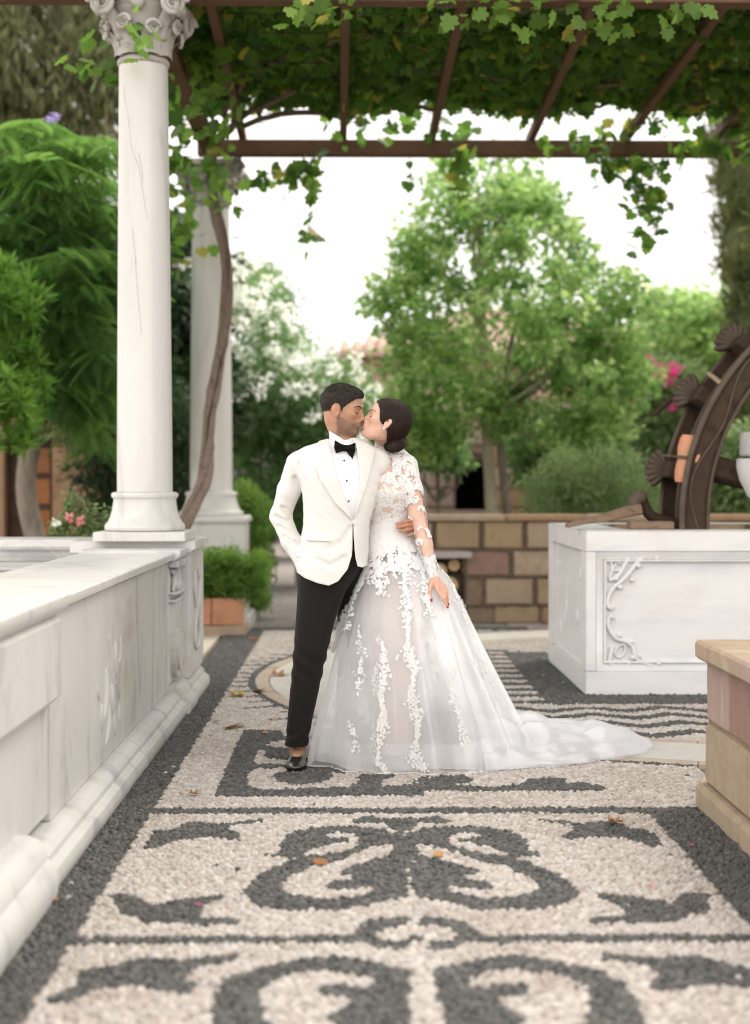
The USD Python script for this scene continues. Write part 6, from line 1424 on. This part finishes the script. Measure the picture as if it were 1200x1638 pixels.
for sd in (-1, 1):
    bw = on_head(b_head, bc_, bF, BS, [(.088, sd * .012, .020), (.083, sd * .027, .027), (.074, sd * .041, .026), (.064, sd * .050, .020)])
    obj('eyebrow', tube(bw, np.linspace(.0030, .0014, 16), 8, flat=.6), 'brow_hair', br, smooth=True)
    ls = on_head(b_head, bc_, bF, BS, [(.084, sd * .017, -.005), (.086, sd * .028, -.0095), (.082, sd * .038, -.009), (.074, sd * .047, -.003)])
    obj('eyelash', tube(ls, np.linspace(.0017, .0026, 16), 6), 'brow_hair', br, smooth=True)
    obj('earring', xf(trimesh.creation.icosphere(2, .0058), b_loc(-.003, sd * .086, -.042)), 'pearl', br, smooth=True)
# ---- gown
def tulle(name, alpha, bands=False, col=(.86, .86, .865)):
    n = {'lw': ('layer_weight', {'blend': .35}), 'mr': ('math', {'math_type': 'multiply_add', 'value2': .45, 'value3': alpha, 'use_clamp': True}),
         'geo': ('geometry', {}), 'sx': ('separate_xyz', {}), 'zz': ('math', {'math_type': 'multiply', 'value2': 1 / 1.2}),
         'rb': ('rgb_ramp', {'ramp': [(0, (.34,) * 3), (.105, (.32,) * 3), (.118, (0,) * 3), (.232, (0,) * 3), (.24, (.10,) * 3), (.31, (.10,) * 3), (.33, (0,) * 3), (.425, (0,) * 3), (.435, (.12,) * 3), (.51, (.10,) * 3), (.53, (0,) * 3), (.60, (.10,) * 3), (.67, (0,) * 3)] if bands else [(0, (0,) * 3), (1, (0,) * 3)]}),
         'ad': ('math', {'math_type': 'add', 'use_clamp': True}),
         'd': ('diffuse_bsdf', {'color': col}), 't': ('translucent_bsdf', {'color': col}), 'm1': ('mix_closure', {'fac': .4}), 'tr': ('transparent_bsdf', {'color': (1, 1, 1)}), 'm2': ('mix_closure', {})}
    M[name] = usdkit.material(stage, '/World/Looks/' + name, n, [('lw.facing', 'mr.value1'), ('geo.position', 'sx.vector'), ('sx.z', 'zz.value1'), ('zz.value', 'rb.fac'), ('mr.value', 'ad.value1'), ('rb.color', 'ad.value2'), ('ad.value', 'm2.fac'), ('d.BSDF', 'm1.closure1'), ('t.BSDF', 'm1.closure2'), ('tr.BSDF', 'm2.closure1'), ('m1.closure', 'm2.closure2')], surface='m2.closure')
tulle('outer_tulle', .19); tulle('band_tulle', .20, True); tulle('train_tulle', .32, col=(.74, .74, .755))
sk = Loft([(838, 588, 662, .0, .10), (850, 586, 664, .0, .102), (880, 582, 682, .0, .14), (900, 579, 698, .0, .165), (930, 567, 722, .0, .20), (960, 556, 738, .0, .225), (1000, 543, 757, .0, .255), (1050, 527, 781, .0, .285), (1100, 512, 806, .0, .32), (1150, 497, 831, .0, .345), (1195, 486, 850, .0, .365), (1243.5, 481, 858, .0, .385)], YB, 2.0)
def skirt(scale, n_fold, amp, seed, nt=90, na=420, lift=0.0, top=0.0):
    zt, zb = sk.z[-1] - top, .006 + lift
    rr = np.random.default_rng(seed); ph = rr.uniform(0, 2 * PI, 6)
    t = np.linspace(0, 1, nt)[:, None]; a = np.linspace(0, 2 * PI, na, endpoint=False)[None]
    z = zt + (zb - zt) * t
    l, r, y, b = [q for q in sk.at(z[:, 0])]; l, r, y, b = [q[:, None] for q in (l, r, y, b)]
    gr = np.clip(t * 1.3, 0, 1) ** 1.2
    w = np.sin(a * n_fold + ph[0] + .8 * np.sin(a * 3 + ph[1])) ; w = np.sign(w) * np.abs(w) ** .7
    w2 = np.sin(a * (n_fold * 1.7) + ph[2] + t * 1.5)
    k = scale * (1 + gr * amp * (w * .65 + w2 * .35)) / (1 + gr * amp * .55)
    x = (l + r) / 2 + (r - l) / 2 * k * np.cos(a); yy_ = y + b * k * np.sin(a)
    zz_ = z + gr ** 4 * .012 * np.sin(a * 5 + ph[3]) * (lift > 0)
    v = np.stack([x, yy_, np.broadcast_to(zz_, x.shape)], -1).reshape(-1, 3)
    i, j = np.meshgrid(np.arange(nt - 1), np.arange(na), indexing='ij'); j2 = (j + 1) % na
    f = np.stack([i * na + j, (i + 1) * na + j, (i + 1) * na + j2, i * na + j2], -1).reshape(-1, 4)
    return v, np.vstack([f[:, [0, 1, 2]], f[:, [0, 2, 3]]])
so = skirt(1.0, 15, .085, 5)
obj('skirt_layer', so, 'outer_tulle', br, smooth=True)
hr_ = so[0][-420:]; obj('hem', tube(np.vstack([hr_, hr_[:1]]) + [0, 0, .003], .0022, 6, closed_ends=False), 'lace', br, smooth=True)
obj('skirt_layer', skirt(.93, 10, .03, 6, lift=.010, top=.03), 'band_tulle', br, smooth=True)
obj('skirt_layer', skirt(.80, 8, .03, 7, lift=.02, top=.05), 'band_tulle', br, smooth=True)
slip = Loft([(845, 589, 661, .0, .099), (872, 585, 669, .0, .108), (900, 583, 675, .0, .118), (940, 585, 677, .0, .121), (1000, 591, 673, .0, .105), (1080, 597, 669, .0, .09), (1160, 601, 666, .0, .08), (1205, 602, 664, .0, .075)], YB, 2.2)
obj('slip', nets(slip, (JB(575, 0)[0], 6.85, JB(0, 1208)[2]), (JB(685, 0)[0], 7.15, JB(0, 843)[2]), .006), 'slip_cloth', br, smooth=True)
bod = lambda p: smax(bt(p) - .0035, s_px(p, [(560, 764), (590, 772), (612, 762), (640, 770), (680, 764), (680, 852), (560, 852)]), .003)
obj('bodice', nets(bod, (JB(570, 0)[0], 6.84, JB(0, 856)[2]), (JB(675, 0)[0], 7.15, JB(0, 760)[2]), .0045), 'nude_lining', br, smooth=True)
# train: a long sweep of tulle that runs out over the pavement
def train(k, wob, z0):
    rr = np.random.default_rng(100 + k); nu, nv = 90, 80
    u = np.linspace(0, 1, nu)[:, None]; v_ = np.linspace(-1, 1, nv)[None]
    A, B = np.array([.46, 7.04]), np.array([1.485, 7.46]); mid = A + (B - A) * u[..., None] + np.array([0, -.05])[None, None] * np.sin(PI * u)[..., None]
    dirv = (B - A) / np.linalg.norm(B - A); nv_ = np.array([-dirv[1], dirv[0]])
    hw = np.interp(u, [0, .25, .55, .85, .97, 1], [.37, .37, .34, .27, .17, .05]) * (1 + .05 * np.sin(u * 17 + k))
    hw = hw * (1 + .02 * np.sin(u * 40))
    xy = mid + nv_[None, None] * (hw * v_)[..., None]
    prof = np.interp(u, [0, .12, .3, .5, .75, .92, 1], [.44, .33, .235, .18, .13, .08, .02])
    fold = .55 + .20 * np.sin(v_ * 7 + u * 5 + wob) + .16 * np.sin(v_ * 15 - u * 9 + 2 * wob) + .10 * np.sin(v_ * 4 + u * 21 + wob)
    fine = meshkit.fbm(np.stack([xy[..., 0] * 9, xy[..., 1] * 16, 0 * xy[..., 0] + k], -1), 3, k) - .5
    z = prof * np.clip(1 - np.abs(v_) ** 2.6, 0, 1) ** .8 * np.clip(fold + .22 * fine + .10 * np.sin(v_ * 26 + u * 2 + wob), .06, 1.2) + z0 + .004
    P = np.concatenate([xy, z[..., None]], -1).reshape(-1, 3)
    i, j = np.meshgrid(np.arange(nu - 1), np.arange(nv - 1), indexing='ij')
    f = np.stack([i * nv + j, (i + 1) * nv + j, (i + 1) * nv + j + 1, i * nv + j + 1], -1).reshape(-1, 4)
    return P, np.vstack([f[:, [0, 1, 2]], f[:, [0, 2, 3]]])
for k, (wob, z0) in enumerate(((0.3, .010), (2.1, .018), (4.0, .006))): obj('train', train(k, wob, z0), 'train_tulle', br, smooth=True)
# ---- lace: sprays of small flowers and leaves sewn on the tulle
def flower_T(k, lobes=5):
    rr = np.random.default_rng(k); n = lobes * 4; a = np.linspace(0, 2 * PI, n, endpoint=False)
    r = .82 + .17 * np.cos(a * lobes) + rr.normal(0, .035, n)
    v = np.column_stack([r * np.cos(a), r * np.sin(a), .10 * np.cos(a * lobes)]); c = np.array([[0, 0, .12]])
    i = np.arange(n); return np.vstack([c, v]), np.stack([np.zeros(n, int), 1 + i, 1 + (i + 1) % n], 1)
FT = [flower_T(1), flower_T(2, 5), flower_T(3, 3), flower_T(4, 4)]
FT[2][0][:, 0] *= 1.2; FT[2][0][:, 1] *= .85; FT[3][0][:, 0] *= 1.35; FT[3][0][:, 1] *= .75
LR = np.random.default_rng(77)
def lace(pos, nrm, size, name, off=.004):
    out = []; n = len(pos); kk = LR.integers(0, 4, n); nrm = nrm / np.linalg.norm(nrm, axis=1, keepdims=True)
    a_ = np.cross(nrm, LR.normal(0, 1, (n, 3))); a_ /= np.linalg.norm(a_, axis=1, keepdims=True) + 1e-9
    size = np.broadcast_to(size, (n,)) * LR.uniform(.6, 1.3, n)
    for k in range(4):
        m_ = kk == k
        if m_.sum(): out.append(leaves(FT[k], pos[m_] + nrm[m_] * (off + LR.uniform(0, .0022, m_.sum()))[:, None], a_[m_], nrm[m_], size[m_], np.zeros(m_.sum()))[0])
    obj(name, out, 'lace', br, smooth=True)
sv, sf = so; sn = usdkit.meshkit.arrays((sv, sf), True)[2]
sp_ = proj(sv); cdir = sv - EYE; front_ = (sn * cdir).sum(1) < 0
if front_.sum() < len(sv) * .3: sn = -sn; front_ = (sn * cdir).sum(1) < 0
fi = np.where(front_)[0]; kd = cKDTree(sp_[fi])
LP, LN, LS = [], [], []
def jit(j):
    w, u = LR.random((len(j), 1)), LR.random((len(j), 1)); a, b = np.minimum(j + 420, len(sv) - 1), np.where(j % 420 == 419, j - 419, j + 1)
    return sv[j] + w * (sv[a] - sv[j]) + u * (sv[b] - sv[j])
def stream(pts, width, n, size):
    q = spline(np.array([(x, y, 0) for x, y in pts], float), 60)[:, :2]; n = int(n * 1.7); i = LR.integers(0, 60, n)
    wv = width * (.55 + .45 * np.sin(np.linspace(0, 14, 60) + LR.uniform(0, 6)))[i]
    s = q[i] + np.column_stack([LR.normal(0, 1, n) * wv, LR.normal(0, 2.5, n)])
    d, j = kd.query(s); ok_ = d < 6
    LP.append(jit(fi[j[ok_]])); LN.append(sn[fi[j[ok_]]]); LS.append(np.full(ok_.sum(), size * .62))
stream([(588, 868), (584, 905), (572, 940), (560, 968), (548, 1000), (534, 1035)], 5.5, 420, .0125)
stream([(600, 870), (604, 920), (612, 950)], 8, 120, .012); stream([(640, 870), (645, 920), (650, 970), (652, 1020), (655, 1060)], 5.5, 230, .012)
stream([(655, 1045), (660, 1090), (659, 1120), (668, 1160), (664, 1190), (676, 1228)], 6.5, 260, .0125)
stream([(606, 1018), (612, 1060), (606, 1100), (612, 1140), (606, 1170), (617, 1235)], 7.5, 290, .0125)
stream([(574, 1000), (578, 1060), (572, 1110)], 5, 50, .011); stream([(718, 1070), (724, 1110), (735, 1150), (740, 1190)], 5, 90, .0115); stream([(755, 1040), (775, 1085), (790, 1125)], 6, 60, .0115)
stream([(705, 900), (728, 950), (745, 990)], 7, 90, .012); stream([(672, 880), (676, 930), (690, 985)], 7, 80, .012); stream([(561, 1150), (566, 1200)], 4, 25, .011)
for y0, y1, n in ((838, 880, 2200), (880, 912, 900), (905, 938, 320)):
    x = LR.uniform(578, 700, n); y = LR.uniform(y0, y1, n); kp = (meshkit.noise(np.stack([x * .12, y * .12, 0 * x], 1), 3) > (.18, .34, .55)[(y0 > 850) + (y0 > 900)])
    d, j = kd.query(np.stack([x, y], 1)[kp]); ok_ = d < 5; LP.append(jit(fi[j[ok_]])); LN.append(sn[fi[j[ok_]]]); LS.append(np.full(ok_.sum(), .0082))
na_ = 420
for k in range(9):                                        # the sprays go on round the back
    a0 = int((.10 + .085 * k) * na_ / 2); rows_i = np.clip((LR.beta(1.2, 1.6, 110) * 88).astype(int), 0, 89); cols_i = (a0 + LR.normal(0, 4, 110)).astype(int) % na_
    j = rows_i * na_ + cols_i; LP.append(jit(j)); LN.append(np.where(((sv[j] - [.2, 7.0, .5]) * sn[j]).sum(1, keepdims=True) > 0, sn[j], -sn[j])); LS.append(np.full(110, .0125))
bi = np.where(sv[:, 2] > sk.z[-1] - .10)[0]; j = LR.choice(bi, 500); LP.append(jit(j)); LN.append(np.where(((sv[j] - [.2, 7.0, 1.0]) * sn[j]).sum(1, keepdims=True) > 0, sn[j], -sn[j])); LS.append(np.full(500, .012))
lace(np.vstack(LP), np.vstack(LN), np.concatenate(LS), 'skirt_lace', .003)
# on the bodice and sleeves: dense, with openings where the skin shows
vn_ = usdkit.meshkit.arrays((vt, ft), True)[2]
pp_ = proj(vt); z_hi = JB(0, 708)[2]
tri = vt[ft]; ar = np.linalg.norm(np.cross(tri[:, 1] - tri[:, 0], tri[:, 2] - tri[:, 0]), axis=1)
cen = tri.mean(1); cp = proj(cen)
inb = (cen[:, 2] > JB(0, 856)[2]) | ((cp[:, 0] > 640) & (cp[:, 1] < 926) & (np.linalg.norm(cen - np.array(arB[-2][:3]), axis=1) < .20))
isarm = s_chain(cen, arB, .02) < bt(cen) - .004
tj = LR.choice(len(ft), 22000, p=ar * inb / (ar * inb).sum())
w3 = LR.dirichlet((1, 1, 1), 22000); pos = (vt[ft[tj]] * w3[..., None]).sum(1); nr = (vn_[ft[tj]] * w3[..., None]).sum(1)
q = proj(pos); nz = meshkit.fbm(pos * 26, 2, 12)
thr = np.interp(q[:, 1], [708, 722, 735, 748, 762, 775, 860], [.24, .30, .38, .50, .46, .36, .32])
thr_arm = np.interp(q[:, 1], [720, 760, 785, 800, 815, 880, 893, 926], [.20, .26, .36, .50, .62, .62, .42, .32])
kp = nz > np.where(isarm[tj], thr_arm, thr)
kp &= ~((q[:, 0] < 628) & (q[:, 0] > 600) & (q[:, 1] > 734) & (q[:, 1] < 756) & (pos[:, 1] < YB) & (LR.random(len(q)) < .85))
lace(pos[kp], nr[kp], .0060, 'bodice_lace', .0028)
cl_ = []
for k in range(420):
    a = LR.uniform(0, 2 * PI); z_ = LR.uniform(JB(0, 730)[2], JB(0, 707 + 4 * math.cos(a))[2]); r_ = .0515
    c_ = JB(618.5, 716, .005); cl_.append((c_[0] + r_ * math.cos(a), c_[1] + r_ * math.sin(a), z_, math.cos(a), math.sin(a)))
cl_ = np.array(cl_); lace(cl_[:, :3], np.column_stack([cl_[:, 3:], 0 * cl_[:, 0]]), .0095, 'collar_lace', .0005)
